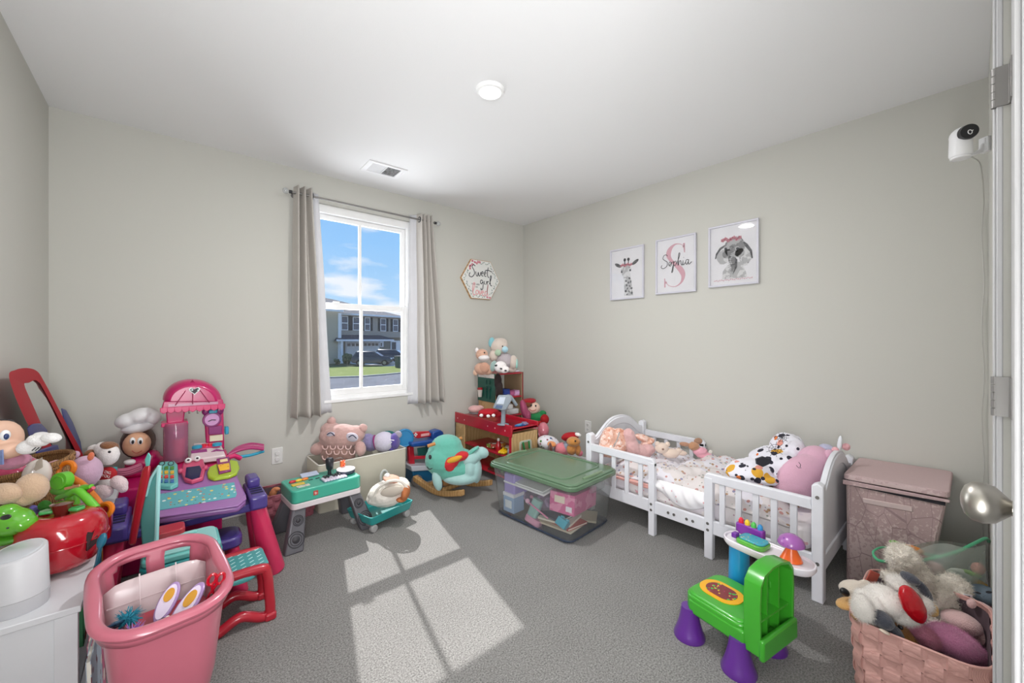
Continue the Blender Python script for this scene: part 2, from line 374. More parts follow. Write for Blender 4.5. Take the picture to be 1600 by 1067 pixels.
# curtains on one rod
rod = thing('curtain_rod', 'slim grey metal curtain rod with glass ball finials above the window', 'curtain rod', (1.24, 3.165, 2.235))
B().cyl((-.575, 0, 0), (.575, 0, 0), .0075).out('rod', METAL, rod)
for s_ in (-1, 1):
    b = B().ell((s_*.612, 0, 0), .021); b.out('finial', clear('e8eaec', .05, .25, .6), rod)
    B().cyl((s_*.572, 0, 0), (s_*.59, 0, 0), .012).out('collar', DARK, rod)
    B().cyl((s_*.548, 0, 0), (s_*.548, .073, 0), .006).cyl((s_*.548, .066, 0), (s_*.548, .073, 0), .018).out('bracket', METAL, rod)
curm = M('bcb7b1', .95, bump=('n', 420, .5), pat=(('b5b0aa', 300, .56, 'n'),), K=1.15)
linm = M('cfcfd3', .95, K=1.12)
def curtain(label, xt, xb, n, inner, z1=2.285, z0=.625, lin_w=.0):
    o = thing('curtain', label, 'curtain', ((xt[0]+xt[1])/2, 3.165, 0))
    ox = (xt[0]+xt[1])/2
    def fn(u, v):
        a = xt[0]+(xt[1]-xt[0])*u; c = xb[0]+(xb[1]-xb[0])*u; t = 1-v
        x = a+(c-a)*t; amp = .036+.012*t
        ph = u*n*2*PI + .35*math.sin(5*t+u*3)
        return (x-ox+.012*t*math.sin(9*u+2*t), amp*math.cos(ph)+.004*math.sin(11*t+7*u), z1-(z1-z0)*t+.004*math.sin(ph)*(1 if t > .97 else 0))
    B().grid(lambda u, v: fn(u, 1-v), 110, 40).out('panel', curm, o, solid=.003)
    # the plain lining edge turned towards the glass
    e_ = 1 if inner > 0 else 0
    def ln(u, v):
        p = fn(e_, 1-v); w = (.05+.035*v)*inner
        return (p[0]+w*u, p[1]+.018*math.sin(u*PI)+.028*u, p[2]-.001)
    B().grid(ln, 8, 30).out('lining', linm, o, solid=.002)
    for k in ([0, n*2-1] if False else [n*2-1 if inner > 0 else 0]):
        u = (k+.5)/(n*2) ; x = fn(u, 1)[0]
        B().torus((x, 0, 2.235), .022, .005, (0, R(90), 0), 20, 6).out('grommet', DARK, o)
    return o
curtain('beige curtain gathered left of the window, hanging lower edge flared', (.685, .81), (.655, .885), 3, 1)
curtain('beige curtain gathered right of the window beside the hexagon sign', (1.655, 1.79), (1.66, 1.925), 4, -1)

# closed door at the right edge, seen along its face
dm = painted('dcdcdd', K=.8)
d = struct(bpy.data.objects.new('door_1', None), 'white panelled door seen edge on at the right'); COL.objects.link(d)
b = B(); fy = -.057
b.bx(.79, .895, fy-.035, fy, .01, 2.035).bx(1.392, 1.492, fy-.035, fy, .01, 2.035)
for z0, z1 in ((.01, .22), (.88, 1.02), (1.92, 2.035)): b.bx(.895, 1.392, fy-.035, fy, z0, z1)
b.out('stile_and_rail', dm, d, bevel=.003)
for z0, z1 in ((.22, .88), (1.02, 1.92)):
    b = B(); w, h = 1.392-.895, z1-z0; cx, cz = (1.392+.895)/2, (z0+z1)/2
    def rr(k, y): return [(cx+sx*(w/2-k), y, cz+sz*(h/2-k)) for sx, sz in ((-1, -1), (1, -1), (1, 1), (-1, 1))]
    b.loft([rr(0, fy-.001), rr(.012, fy-.012), rr(.03, fy-.012), rr(.05, fy-.003)], (0, 1)); b.out('panel', dm, d, smooth=False)
k = B(); prof = [(.031, 0), (.031, .004), (.026, .008), (.011, .012), (.010, .024), (.016, .030), (.0245, .038), (.0275, .049), (.026, .059), (.019, .066), (.008, .0695), (.001, .07)]
k.lathe(prof, (.85, fy, .965), 36, (R(-90), 0, 0)); kn = k.out('door_knob', M('aaa69e', .36, metal=1), d); sub_label(kn, 'brushed nickel egg shaped knob')
for hz in (1.79, 1.054):
    b = B(); b.bx(1.492, 1.497, fy-.03, fy+.004, hz-.047, hz+.047)
    b.bx(1.452, 1.494, fy-.001, fy+.0025, hz-.047, hz+.047)
    h = b.out('hinge', METAL, d, bevel=.0008)
    for q in range(5):
        z = hz-.047+.0188*q; B().cyl((1.5, fy+.024, z+.0006), (1.5, fy+.024, z+.0182), .0068, n=14).out('knuckle', METAL, h)
    B().bx(1.4935, 1.4985, fy+.002, fy+.024, hz-.047, hz+.047).out('leaf', METAL, h)
b = B()
for xa, xb_ in ((1.497, 1.575), (.713, .783)):
    b.bx(xa, xb_, Y0, Y0+.010, 0, 2.12).bx(xa+.012, xb_-.028, Y0+.01, Y0+.015, 0, 2.1)
b.bx(.713, 1.575, Y0, Y0+.010, 2.05, 2.12)
struct(b.out('trim_1', dm, bevel=.002), 'white moulded door casing at the right edge')

# ceiling light, vent, outlets, camera
o = thing('ceiling_light', 'round white recessed disc light glowing on the ceiling', 'ceiling light', (1.222, 1.583, HT))
B().lathe([(.072, 0), (.0715, -.008), (.066, -.016), (.055, -.018), (.0535, -.012)], n=48, cap=(1, 0)).out('trim_ring', painted('efefef'), o)
B().lathe([(.054, -.012), (.001, -.0122)], n=48, cap=(0, 1)).out('lens', M('fffdf6', .4, emit=3.2), o)
o = thing('ceiling_vent', 'white rectangular slotted air vent on the ceiling near the window', 'air vent', (1.205, 2.84, HT), R(-2))
b = B(); b.bx(-.14, .14, -.1, -.075, -.008, 0).bx(-.14, .14, .075, .1, -.008, 0).bx(-.14, -.105, -.075, .075, -.008, 0).bx(.105, .14, -.075, .075, -.008, 0).bx(-.004, .004, -.075, .075, -.008, 0)
b.out('frame', WHITE, o, bevel=.002); B().bx(-.105, .105, -.075, .075, -.001, 0).out('duct', M('3a3a3c', .9), o)
for s_ in (-1, 1):
    for i in range(11): B().box((s_*(.012+i*.0088), 0, -.005), (.0012, .15, .0085), rot=(0, R(40*s_), 0)).out('louver', WHITE, o, smooth=False)
B().cyl((.118, -.05, -.008), (.118, -.03, -.018), .002).out('damper_lever', WHITE, o)
pm = painted('dcdcda')
def outlet(label, loc, rz, plug=False):
    o = thing('wall_outlet', label, 'outlet', loc, rz)
    b = B(); b.prism(rrect(.072, .116, .006), 0, -.006, 'y', .94); b.out('cover_plate', pm, o, bevel=.001)
    for z in (.021, -.021):
        b = B(); b.prism([(x, y+z) for x, y in rrect(.032, .028, .013)], -.006, -.009, 'y'); s_ = b.out('socket', painted('d6d6d4'), o)
        c = B(); c.bx(-.008, -.0055, -.0098, -.008, z-.004, z+.005).bx(.0055, .008, -.0098, -.008, z-.004, z+.005).cyl((0, -.008, z-.009), (0, -.0098, z-.009), .0025, n=10); c.out('slot', DARK, s_, smooth=False)
        if plug: B().cyl((0, -.0095, z), (0, -.016, z), .015, n=24).out('plug_cover', painted('d9d9d8'), s_, bevel=.002)
    return o
outlet('white double wall outlet low on the back wall left of the curtain', (.589, Y1, .361), 0, True)
outlet('white double wall outlet on the right wall above the bed foot', (X1, 2.345, .374), R(-90))

o, L, s = facing('security_camera', 'white round head indoor security camera on a wall bracket', 'camera', 1.6, 1500, 240)
cw = plastic('e8e8ea', .4)
b = B(); b.lathe([(.001, -.012), (.031, -.010), (.034, -.004), (.0335, .03), (.032, .07), (.02, .082), (.001, .084)], L(1501, 241), 32); b.out('body', cw, o)
c = L(1503, 213, -.0); b = B(); b.ell(c, (.036, .038, .036)); b.out('head', cw, o)
b = B(); b.cyl(c+Vector((-.012, -.028, 0)), c+Vector((-.019, -.044, -.002)), .029, .027, 28); fr = b.out('lens_face', BLACK, o)
b = B(); b.torus(c+Vector((-.020, -.046, -.006)), .008, .0014, (R(90), 0, 0)); b.tube([c+Vector((-.014, -.047, -.002)), c+Vector((-.008, -.047, .002))], .0016); b.out('lens_marking', painted('e8e8e8'), fr)
b = B(); b.slab(.06, .06, .029, -.014, -.004); b.out('mount_plate', cw, o, loc=L(1501, 243), bevel=.003)
b = B(); b.tube([L(1508, 243, 0), L(1522, 240, 0), L(1532, 236, .0), L(1536, 226, 0)], [.007, .008, .009, .008], 10); b.out('bracket_arm', cw, o)
b = B(); b.box(L(1537, 226), (.012, .02, .05)).box(L(1540, 226), (.02, .034, .06)); b.out('bracket', cw, o, bevel=.003)
cb = B(); pts = [ray(1512, 243, 1.6), ray(1520, 246, 1.62), Vector((2.70, -.02, 1.95)), Vector((2.90, -.03, 1.85))]+[Vector((2.945-.003*(i % 2), -.028+.004*math.sin(i*1.7), 1.8-i*.12)) for i in range(14)]
cb.tube(spline(pts, 4), .0022, 6); tag(cb.out('camera_cable', painted('b9b8b2')), 'thin pale cable running down the corner below the security camera', 'cable')

# ---- framed prints on the right wall
fm = M('c9c8d2', .35, K=1.1); paper = M('efeef2', .6, K=1.0)
def frame(label, y0, y1, z0, z1):
    w, h = y1-y0, z1-z0; o = thing('framed_picture', label, 'picture', (X1-.003, (y0+y1)/2, (z0+z1)/2), R(-90))
    b = B(); t = .013
    b.bx(-w/2, w/2, -.018, 0, h/2-t, h/2).bx(-w/2, w/2, -.018, 0, -h/2, -h/2+t).bx(-w/2, -w/2+t, -.018, 0, -h/2+t, h/2-t).bx(w/2-t, w/2, -.018, 0, -h/2+t, h/2-t)
    b.out('frame', fm, o, bevel=.002)
    B().bx(-w/2+t, w/2-t, -.008, -.002, -h/2+t, h/2-t).out('print', paper, o, smooth=False)
    B().bx(-w/2+t, w/2-t, -.0145, -.0135, -h/2+t, h/2-t).out('glazing', clear('ffffff', .02, .01, .4), o, smooth=False)
    return o, w, h
g1 = M('8b8b8d', .8, pat=(('b9b9bb', 26, .5, 'n'), ('5f5f62', 40, .66, 'n')), K=1); g2 = M('6a6a6d', .8, pat=(('4a4a4d', 50, .55, 'n'),), K=1); ink = M('2b2b33', .7); rose = M('d9929f', .7, pat=(('b95468', 90, .58, 'n'),), K=1)
pale = M('bdbdbf', .8, pat=(('dededf', 20, .5, 'n'), ('8d8d90', 45, .66, 'n')), K=1)
def dec(o, name, mat, polys, y):
    b = B()
    for p in polys: b.prism(p, y, y-.0006, 'y')
    return b.out(name, mat, o, smooth=False)
def rov(cx, cz, rx, rz, rot=0, n=22):
    c, s_ = math.cos(R(rot)), math.sin(R(rot)); return [(cx+x*c-y*s_, cz+x*s_+y*c) for x, y in oval(rx, rz, n)]
def flowers(o, cx, cz, sc, y):
    p = []
    for i in range(7):
        for k in range(5):
            a = k*72+i*20; q = 0.011*sc; p.append(rov(cx+(i-3)*.016*sc+q*.6*math.cos(R(a)), cz+.006*sc*math.sin(i*2.1)+q*.6*math.sin(R(a)), q*.55, q*.4, a, 8))
    dec(o, 'flower_crown', rose, p, y)
o, w, h = frame('framed giraffe print with pink flower crown, leftmost of three', 1.763, 2.09, 1.53, 1.968)
dec(o, 'giraffe_neck', pale, [[(-.028, .0), (.035, .0), (.062, -.19), (-.022, -.19)]], -.0085)
dec(o, 'giraffe_spots', g2, [rov(x, z, .008+.003*math.sin(i*3), .011, i*40, 7) for i, (x, z) in enumerate([(.0, -.03), (.028, -.045), (-.005, -.065), (.018, -.08), (.04, -.075), (.0, -.1), (.03, -.11), (.047, -.13), (.008, -.13), (-.008, -.15), (.025, -.155), (.05, -.17), (.005, -.178)])], -.0091)
dec(o, 'giraffe_head', pale, [[(-.05, .06), (.04, .07), (.045, .03), (.02, -.01), (-.002, -.045), (-.03, -.045), (-.045, -.005), (-.055, .03)]], -.0095)
dec(o, 'giraffe_ears', g2, [rov(-.085, .078, .036, .014, -30), rov(.082, .085, .036, .014, 30)], -.0088)
dec(o, 'giraffe_horns', ink, [rov(-.018, .117, .012, .014), rov(.018, .117, .012, .014), [(-.022, .07), (-.012, .07), (-.014, .11), (-.022, .11)], [(.012, .07), (.022, .07), (.022, .11), (.014, .11)]], -.0091)
dec(o, 'giraffe_eyes', ink, [rov(-.048, .018, .008, .009), rov(.036, .022, .008, .009), rov(-.02, -.034, .004, .003), rov(-.008, -.034, .004, .003)], -.0102)
flowers(o, -.003, .072, 1.0, -.0102)
o, w, h = frame('framed name print with large pink letter S, middle of three', 1.337, 1.658, 1.544, 1.977)
sp_ = spline([(.068, .125), (.045, .15), (.0, .158), (-.04, .13), (-.055, .085), (-.035, .04), (.005, .0), (.045, -.045), (.062, -.09), (.045, -.14), (.0, -.165), (-.05, -.155), (-.082, -.12)], 6)
n_ = len(sp_); wd = [.004+.034*math.exp(-((i/n_-.30)/.11)**2)+.036*math.exp(-((i/n_-.58)/.14)**2)+(.012 if i in (1, 2, n_-2, n_-3) else 0) for i in range(n_)]
b = B(); b.ribbon([(p.x, p.y) for p in [Vector((q[0], q[1])) for q in sp_]], wd, -.0085); b.prism([(.06, .155), (.075, .155), (.076, .085), (.069, .085)], -.0085, -.0093); b.prism([(-.09, -.165), (-.078, -.165), (-.083, -.095), (-.09, -.095)], -.0085, -.0093)
b.out('letter', M('d8a9b5', .7, K=1.05), o, smooth=False)
def script(o, strokes, sc, ox, oz, wdt, mat, y=-.0098, name='handwriting'):
    b = B()
    for st in strokes: b.ribbon([(ox+p[0]*sc, oz+p[1]*sc) for p in spline([(q[0], q[1], 0) for q in st], 6)], wdt, y)
    return b.out(name, mat, o, smooth=False)
SOPH = [[(1.0, 2.3), (.7, 2.6), (.2, 2.5), (0, 1.9), (.4, 1.5), (.9, 1.1), (.8, .3), (.1, -.1), (-.4, .2), (-.2, .6)],
        [(1.5, .2), (1.2, .6), (1.5, 1.05), (1.85, .7), (1.6, .2), (1.4, .4), (1.9, .9), (2.25, .95)],
        [(2.25, 1.1), (2.2, 0), (2.05, -1.0), (1.85, -1.1), (1.95, -.6), (2.3, .7), (2.7, 1.05), (2.85, .6), (2.5, .15), (2.35, .4)],
        [(2.9, .5), (3.35, 1.6), (3.55, 2.4), (3.35, 2.5), (3.2, 1.3), (3.2, .1), (3.4, .8), (3.7, 1.0), (3.8, .3), (4.0, .1), (4.2, .5)],
        [(4.2, .95), (4.15, .3), (4.35, .1), (4.6, .5)], [(4.3, 1.5), (4.36, 1.56)],
        [(5.25, .95), (4.9, 1.0), (4.7, .5), (4.9, .1), (5.2, .5), (5.3, 1.0), (5.25, .3), (5.45, .1), (5.9, .5)]]
script(o, SOPH, .0385, -.1, -.012, .0042, ink)
o, w, h = frame('framed elephant print with pink flower crown, rightmost of three', .925, 1.248, 1.559, 1.99)
dec(o, 'elephant_body', pale, [[(-.07, -.165), (-.065, -.11), (-.035, -.07), (.03, -.05), (.05, -.06), (.08, -.12), (.09, -.165)]], -.0085)
dec(o, 'elephant_ears', pale, [[(-.05, .07), (-.09, .05), (-.115, .0), (-.1, -.03), (-.085, -.055), (-.06, -.06), (-.035, -.05), (-.03, .03)], [(.05, .09), (.09, .05), (.118, .0), (.12, -.04), (.09, -.085), (.055, -.09), (.04, -.03)]], -.0088)
dec(o, 'elephant_ear_edges', g2, [[(-.05, .075), (-.085, .06), (-.112, .02), (-.118, -.015), (-.111, -.015), (-.1, .015), (-.078, .045), (-.05, .062)], [(.05, .095), (.092, .058), (.12, .01), (.125, -.045), (.118, -.045), (.108, .0), (.08, .04), (.05, .07)]], -.0092)
dec(o, 'elephant_head', g1, [rov(.01, .05, .066, .072), rov(-.035, .01, .033, .032), rov(.045, .005, .03, .03)], -.0095)
dec(o, 'elephant_trunk', g1, [[(-.035, .03), (.012, .03), (.015, -.03), (.012, -.09), (-.005, -.13), (-.012, -.13), (-.008, -.09), (-.028, -.04)]], -.0101)
dec(o, 'trunk_shadow_lines', g2, [[(-.03, .015-k*.014), (.008, .018-k*.014), (.008, .016-k*.014), (-.03, .013-k*.014)] for k in range(8)]+[[(.015, -.02), (.03, -.04), (.028, -.09), (.0, -.14), (.013, -.09)]], -.0107)
dec(o, 'elephant_eyes', ink, [rov(-.045, .045, .009, .010), rov(.033, .034, .011, .008, -10)], -.0107)
flowers(o, -.01, .108, 1.15, -.0107)
dec(o, 'grass_line', rose, [rov(-.12+i*.012, -.172+.003*math.sin(i*2.2), .006, .0022, i*30, 7) for i in range(21)], -.0095)

# hexagon sign on the back wall
o = thing('hexagon_sign', 'hexagonal white wall sign with cursive words and flower border', 'sign', (2.37, Y1, 1.785))
hx = [(math.cos(R(60*i))*.238, math.sin(R(60*i))*.223) for i in range(6)]
B().prism([(x*1.0, z*1.0) for x, z in hx], 0, -.022, 'y').out('wood_edge', wood('a8835c'), o, bevel=.001, sharp=20)
sg = M('e9e9e6', .6, K=1.0)
B().prism([(x*.975, z*.975) for x, z in hx], -.022, -.0235, 'y').out('face', sg, o, smooth=False)
script(o, [[(1.0, 2.2), (.6, 2.45), (.3, 2.0), (.7, 1.4), (.8, .7), (.2, .1), (-.4, .3), (-.2, .9)], [(1.1, 1.2), (1.25, .5), (1.55, .4), (1.7, 1.1), (1.85, .5), (2.1, .5), (2.3, 1.2)], [(2.4, .9), (2.8, 1.0), (2.75, 1.35), (2.45, 1.1), (2.5, .6), (2.9, .5)], [(3.1, .9), (3.5, 1.05), (3.4, 1.4), (3.1, 1.1), (3.2, .6), (3.6, .5)], [(4.1, 2.3), (3.9, 1.4), (3.95, .6), (4.3, .3)], [(3.3, 1.6), (4.1, 1.75), (5.0, 1.5)]], .052, -.125, .012, .008, ink, -.0237)
script(o, [[(.9, 1.0), (.4, 1.1), (.2, .6), (.5, .3), (.9, .8), (.95, .1), (.8, -.8), (.4, -1.0), (.4, -.6)], [(1.3, 1.0), (1.3, .4), (1.6, .3)], [(1.9, 1.0), (1.95, .3), (2.1, .9), (2.5, .9)], [(2.7, .4), (3.1, 1.6), (3.2, 2.2), (2.95, 2.2), (2.85, 1.0), (3.0, .2), (3.4, .1)]], .046, -.02, -.055, .008, ink, -.0237)
script(o, [[(0, .5), (.5, 2.0), (.2, 2.2), (.0, 1.0), (.2, .1), (.6, .3)], [(.9, .2), (.7, .7), (1.0, 1.0), (1.3, .6), (.9, .2)], [(1.4, 1.0), (1.6, .2), (1.9, 1.0)], [(2.0, .6), (2.4, .7), (2.2, 1.0), (2.0, .6), (2.3, .1), (2.6, .3)], [(3.1, .9), (2.8, .9), (2.7, .4), (3.0, .2), (3.2, .8), (3.4, 2.2), (3.2, 1.0), (3.4, .2)]], .056, -.105, -.165, .009, M('e0a3a6', .7), -.0237)
text_part('YOU ARE', .024, ink, o, (-.07, -.0237, -.052)); text_part('SO', .022, ink, o, (-.055, -.0237, -.078))
lf = B(); rs = B(); rnd = random.Random(3)
for i in range(60):
    a = i*6; k = math.cos(R(30))/math.cos(R(((a % 60)-30))); rx, rz = .238*k*(.86+.05*math.sin(i*2.3)), .223*k*(.86+.05*math.cos(i*1.9)); x, z = rx*math.cos(R(a)), rz*math.sin(R(a))
    if 95 < a < 150 or (290 < a < 305): rs.prism(rov(x, z, .014, .011, a*3, 9), -.0236, -.0243)
    else: lf.prism(rov(x, z, .011, .0035, a*2+40*(i % 3), 8), -.0236, -.0241)
lf.out('leaf_border', M('7d9186', .8, pat=(('4d5d5c', 60, .55, 'n'),)), o, smooth=False); rs.out('rose_border', rose, o, smooth=False)['kind'] = 'stuff'; [setattr(c_, 'pass_index', 0) for c_ in o.children]; [c_.__setitem__('kind', 'stuff') for c_ in o.children if c_.name.startswith('leaf_border')]

# ================================================================ outside: street, lawn, house, cars
GZ = -1.61
def gp(px, py, z=GZ):
    k = (CH-z)*FPX/(py-HZ); return ray(px, py, k)
struct(B().bx(-60, 90, 3.8, 160, GZ-.5, GZ-.02).out('ground', M('6f7074', .95, bump=('n', 30, .3), pat=(('67686c', .6, .5, 'n'),), K=1)))['label'] = 'grey asphalt street beyond the window'
def flat(name, mat, pts, z, h=.04):
    b = B(); p = [(q[0], q[1]) for q in pts]; b.prism(p, z, z+h, 'z'); return b.out(name, mat, smooth=False)
lg = [gp(440, 593), gp(500, 590), gp(560, 588), gp(600, 585), gp(640, 581), gp(700, 575), gp(720, 570.5), gp(640, 571.5), gp(560, 573), gp(500, 574), gp(440, 575)]
struct(flat('lawn', M('76842a', .95, bump=('n', 8, .8), pat=(('818c38', 1.5, .5, 'n'), ('667628', 9, .6, 'n')), K=1), lg, GZ, .03), 'sunlit green lawn across the street')
struct(flat('lawn', M('4b5d2b', .95, pat=(('3d4a28', 3, .5, 'n'),), K=1), [gp(440, 575), gp(500, 574), gp(560, 573), gp(605, 572.4), gp(600, 567), gp(500, 566), gp(440, 566)], GZ, .05), 'dark mulch and lawn before the house, shade in its colour')  # mulch and lawn strip, with shade put into its dark green
struct(flat('driveway', M('b9b7b2', .9), [gp(600, 572.6), gp(720, 570.6), gp(700, 566), gp(545, 566), gp(548, 569)], GZ, .06), 'pale concrete driveway under the parked cars')
kb = B(); q = [gp(440, 593.8), gp(500, 590.8), gp(560, 588.8), gp(600, 585.8), gp(640, 581.8), gp(700, 575.6)]
kb.loft([[p+Vector((0, 0, 0)), p+Vector((0, .35, 0)), p+Vector((0, .35, .06)), p+Vector((0, 0, .06))] for p in q]); struct(kb.out('kerb', M('a5a39b', .9)), 'pale kerb along the lawn')

HR = R(14); P0 = ray(575, 565, 50); P0.z = GZ; U = Vector((math.cos(HR), math.sin(HR), 0)); NN = Vector((-math.sin(HR), math.cos(HR), 0))
def hz_(zx, zy, off=0):
    """zoomed-crop coordinates -> (x, z) on the house front moved off metres"""
    px, py = 500+zx*.14056, 470+zy*.14056; r = ray(px, py, 1); r.z -= CH; o_ = Vector((0, 0, CH)); t = ((P0+NN*off-o_).dot(NN))/r.dot(NN); p = o_+r*t; return (p-P0).dot(U), p.z-GZ
ho = thing('house', 'grey two storey house with dark shutters across the street', 'house', P0, HR)
sid = M('a39a90', .85, bump=('w', 3.2, .2), K=1.05); trim = M('dedee0', .6); roofm = M('6e6a69', .9, bump=('n', 14, .5), pat=(('5d5a5a', 5, .55, 'n'),), K=1)
xl, _ = hz_(165, 300); xr, _ = hz_(935, 300); _, ze = hz_(500, 160); _, zp = hz_(500, 380); _, zg = hz_(500, 455)
B().bx(xl, xr, 0, 9, zp-.3, ze).out('upper_storey', sid, ho, smooth=False)
B().bx(xl, xr, .6, 9, 0, zp-.1).out('lower_storey', M('8d887c', .85, bump=('w', 3.2, .2), K=.9), ho, smooth=False)
b = B(); b.bx(xl-5.5, xl, -1.2, 9, 0, ze+.3); b.out('side_wing', M('b3a792', .85, bump=('w', 3.2, .2), K=1.05), ho, smooth=False)
b = B(); rz = ze+2.3
b.loft([[(xl-6, -1.7, ze+.25), (xl-6, 4.5, rz+.6), (xl-6, 9.5, ze+.2)], [(xl+2.5, -.5, ze), (xl+2.5, 4.5, rz-.2), (xl+2.5, 9.5, ze)], [(xr+.3, -.5, ze), (xr-1.5, 4.5, rz-1.1), (xr+.3, 9.5, ze)]]); b.out('roof', roofm, ho, smooth=False)
b = B(); b.bx(xl-.1, xr+.35, -.55, -.4, ze-.12, ze+.1).bx(xl-6, xl, -1.8, -1.65, ze+.12, ze+.34); b.out('gutter', trim, ho, smooth=False)
b = B(); b.bx(xl-.35, xl+.02, -1.3, -.05, 0, ze).bx(xr-.1, xr+.02, -.05, .05, 0, ze); b.out('corner_board', trim, ho, smooth=False)
for k, (a, c, t, bt) in enumerate(((240, 302, 175, 318), (370, 432, 185, 320), (500, 548, 192, 325), (675, 725, 203, 330), (815, 860, 212, 335))):
    x0, z1 = hz_(a, t); x1, z0 = hz_(c, bt)
    w_ = B().bx(x0-.1, x1+.1, -.06, .02, z0-.1, z1+.1).bx(x0-.02, x1+.02, -.09, -.02, (z0+z1)/2-.05, (z0+z1)/2+.05).out('window', trim, ho, smooth=False)
    B().bx(x0, x1, -.075, -.05, z0, z1).out('pane', M('4a5262', .15), w_, smooth=False)
    for sx in (-1, 1):
        c0 = (x0-.42 if sx < 0 else x1+.14); sh = B().bx(c0, c0+.3, -.08, 0, z0-.1, z1+.1)
        for j in range(9): sh.bx(c0+.04, c0+.26, -.1, -.07, z0+(z1-z0)*j/9, z0+(z1-z0)*j/9+.06)
        sh.out('shutter', M('2a2c33', .7), ho, smooth=False)
xp0, _ = hz_(175, 400, -1.6); xp1, _ = hz_(812, 410, -1.6); _, zq = hz_(500, 425, -1.6)
b = B(); b.loft([[(xp0, -1.7, zq), (xp0, -1.7, zq-.18), (xp0, 0, zq-.18), (xp0+.8, 0, zp)], [(xp1, -1.7, zq), (xp1, -1.7, zq-.18), (xp1, 0, zq-.18), (xp1-.8, 0, zp)]]); b.out('porch_roof', M('45424a', .9), ho, smooth=False)
B().bx(xp0, xp1, -1.8, -1.7, zq-.25, zq-.05).out('porch_gutter', trim, ho, smooth=False)
c0, _ = hz_(228, 500, -1.5); c1, _ = hz_(252, 500, -1.5); B().bx(c0, c1, -1.6, -1.3, 0, zq-.2).out('porch_post', trim, ho, smooth=False)
x0, z1 = hz_(290, 460, .6); x1, _ = hz_(645, 460, .6)
gd = B().bx(x0-.15, x1+.15, .5, .62, 0, z1+.15).out('garage_door', trim, ho, smooth=False)
for j in range(4): B().bx(x0, x1, .46, .5, z1*j/4+.03, z1*(j+1)/4-.03).out('door_panel', trim, gd, smooth=False)
for j in range(8):
    xa = x0+(x1-x0)*j/8; B().bx(xa+.08, xa+(x1-x0)/8-.08, .44, .47, z1*.8, z1*.94).out('pane', M('4c4a50', .2), gd, smooth=False)
for (a, c, t, bt) in ((660, 702, 450, 512), (782, 885, 442, 600)):
    x0, z1 = hz_(a, t, .6); x1, z0 = hz_(c, bt, .6); w_ = B().bx(x0, x1, .5, .62, z0, z1).out('window', trim, ho, smooth=False); B().bx(x0+.15, x0+(x1-x0)*.55, .48, .5, z0+.1, z1-.2).out('pane', M('3d424c', .2), w_, smooth=False)

def suv(label, px, py, Dm, rz, k=1.0):
    p = ray(px, py, Dm); p.z = GZ+.06; o = thing('car', label, 'car', p, rz); body = M('22222c', .25, coat=.8, K=1); gl = M('30343e', .08)
    b = B()  # stations along the length: bonnet to tail, x is forward
    st = [(2.3, .45, .75, .78), (2.2, .35, .95, .88), (1.2, .3, 1.08, .92), (.9, .3, 1.12, .93), (-1.6, .3, 1.15, .93), (-2.1, .35, 1.12, .92), (-2.3, .5, 1.0, .85)]
    b.loft([[(x, -w, z0), (x, w, z0), (x, w, z1*.8), (x, w*.9, z1), (x, -w*.9, z1), (x, -w, z1*.8)] for x, z0, z1, w in st]); b.out('body', body, o, bevel=.04)
    b = B(); b.loft([[(1.1, -.84, 1.08), (1.1, .84, 1.08), (-2.15, .84, 1.1), (-2.15, -.84, 1.1)], [(.3, -.66, 1.62), (.3, .66, 1.62), (-1.85, .66, 1.62), (-1.85, -.66, 1.62)], [(.0, -.58, 1.68), (.0, .58, 1.68), (-1.7, .58, 1.68), (-1.7, -.58, 1.68)]]); b.out('cabin', body, o, bevel=.03)
    b = B(); b.loft([[(1.08, -.74, 1.12), (1.08, .74, 1.12), (1.11, .74, 1.12), (1.11, -.74, 1.12)], [(.34, -.6, 1.58), (.34, .6, 1.58), (.40, .6, 1.6), (.40, -.6, 1.6)]]); b.out('windscreen', M('9aa4b2', .05), o)
    for sy in (-1, 1):
        b = B(); b.loft([[(.8, sy*.85, 1.14), (-1.9, sy*.85, 1.14), (-1.9, sy*.83, 1.14), (.8, sy*.83, 1.14)], [(.25, sy*.7, 1.54), (-1.7, sy*.7, 1.54), (-1.7, sy*.66, 1.54), (.25, sy*.66, 1.54)]]); b.out('side_glass', gl, o)
        for x in (1.45, -1.4):
            wh = B().cyl((x, sy*.72, .34), (x, sy*.94, .34), .34, n=24).out('wheel', M('15151a', .8), o); B().cyl((x, sy*.93, .34), (x, sy*.96, .34), .2, n=16).out('rim', M('8d8d90', .3, metal=1), wh)
        B().box((2.2, sy*.68, .82), (.2, .36, .16)).out('headlight', M('d9dde4', .1), o, bevel=.03)
    B().box((2.3, 0, .62), (.06, .9, .2)).out('grille', M('101014', .4), o); B().box((2.33, 0, .42), (.03, .5, .12)).out('number_plate', M('c9c9c9', .5), o)
    o.scale = (k, k, k); return o
suv('black car parked nearer the street, left of the two', 583, 570, 42, R(-32), .88)
suv('black car parked behind and right of the other', 616, 568.5, 45, R(-35), .95)
o = thing('trash_bin', 'dark green wheeled bin at the right end of the driveway', 'trash bin', Vector((*ray(624, 571, 39)[:2], GZ)))
B().box((0, 0, .55), (.6, .7, 1.05), 1.12).out('body', M('2f4a45', .6), o, bevel=.04); B().box((0, 0, 1.13), (.72, .8, .1)).out('lid', M('2a3f3c', .6), o, bevel=.03)
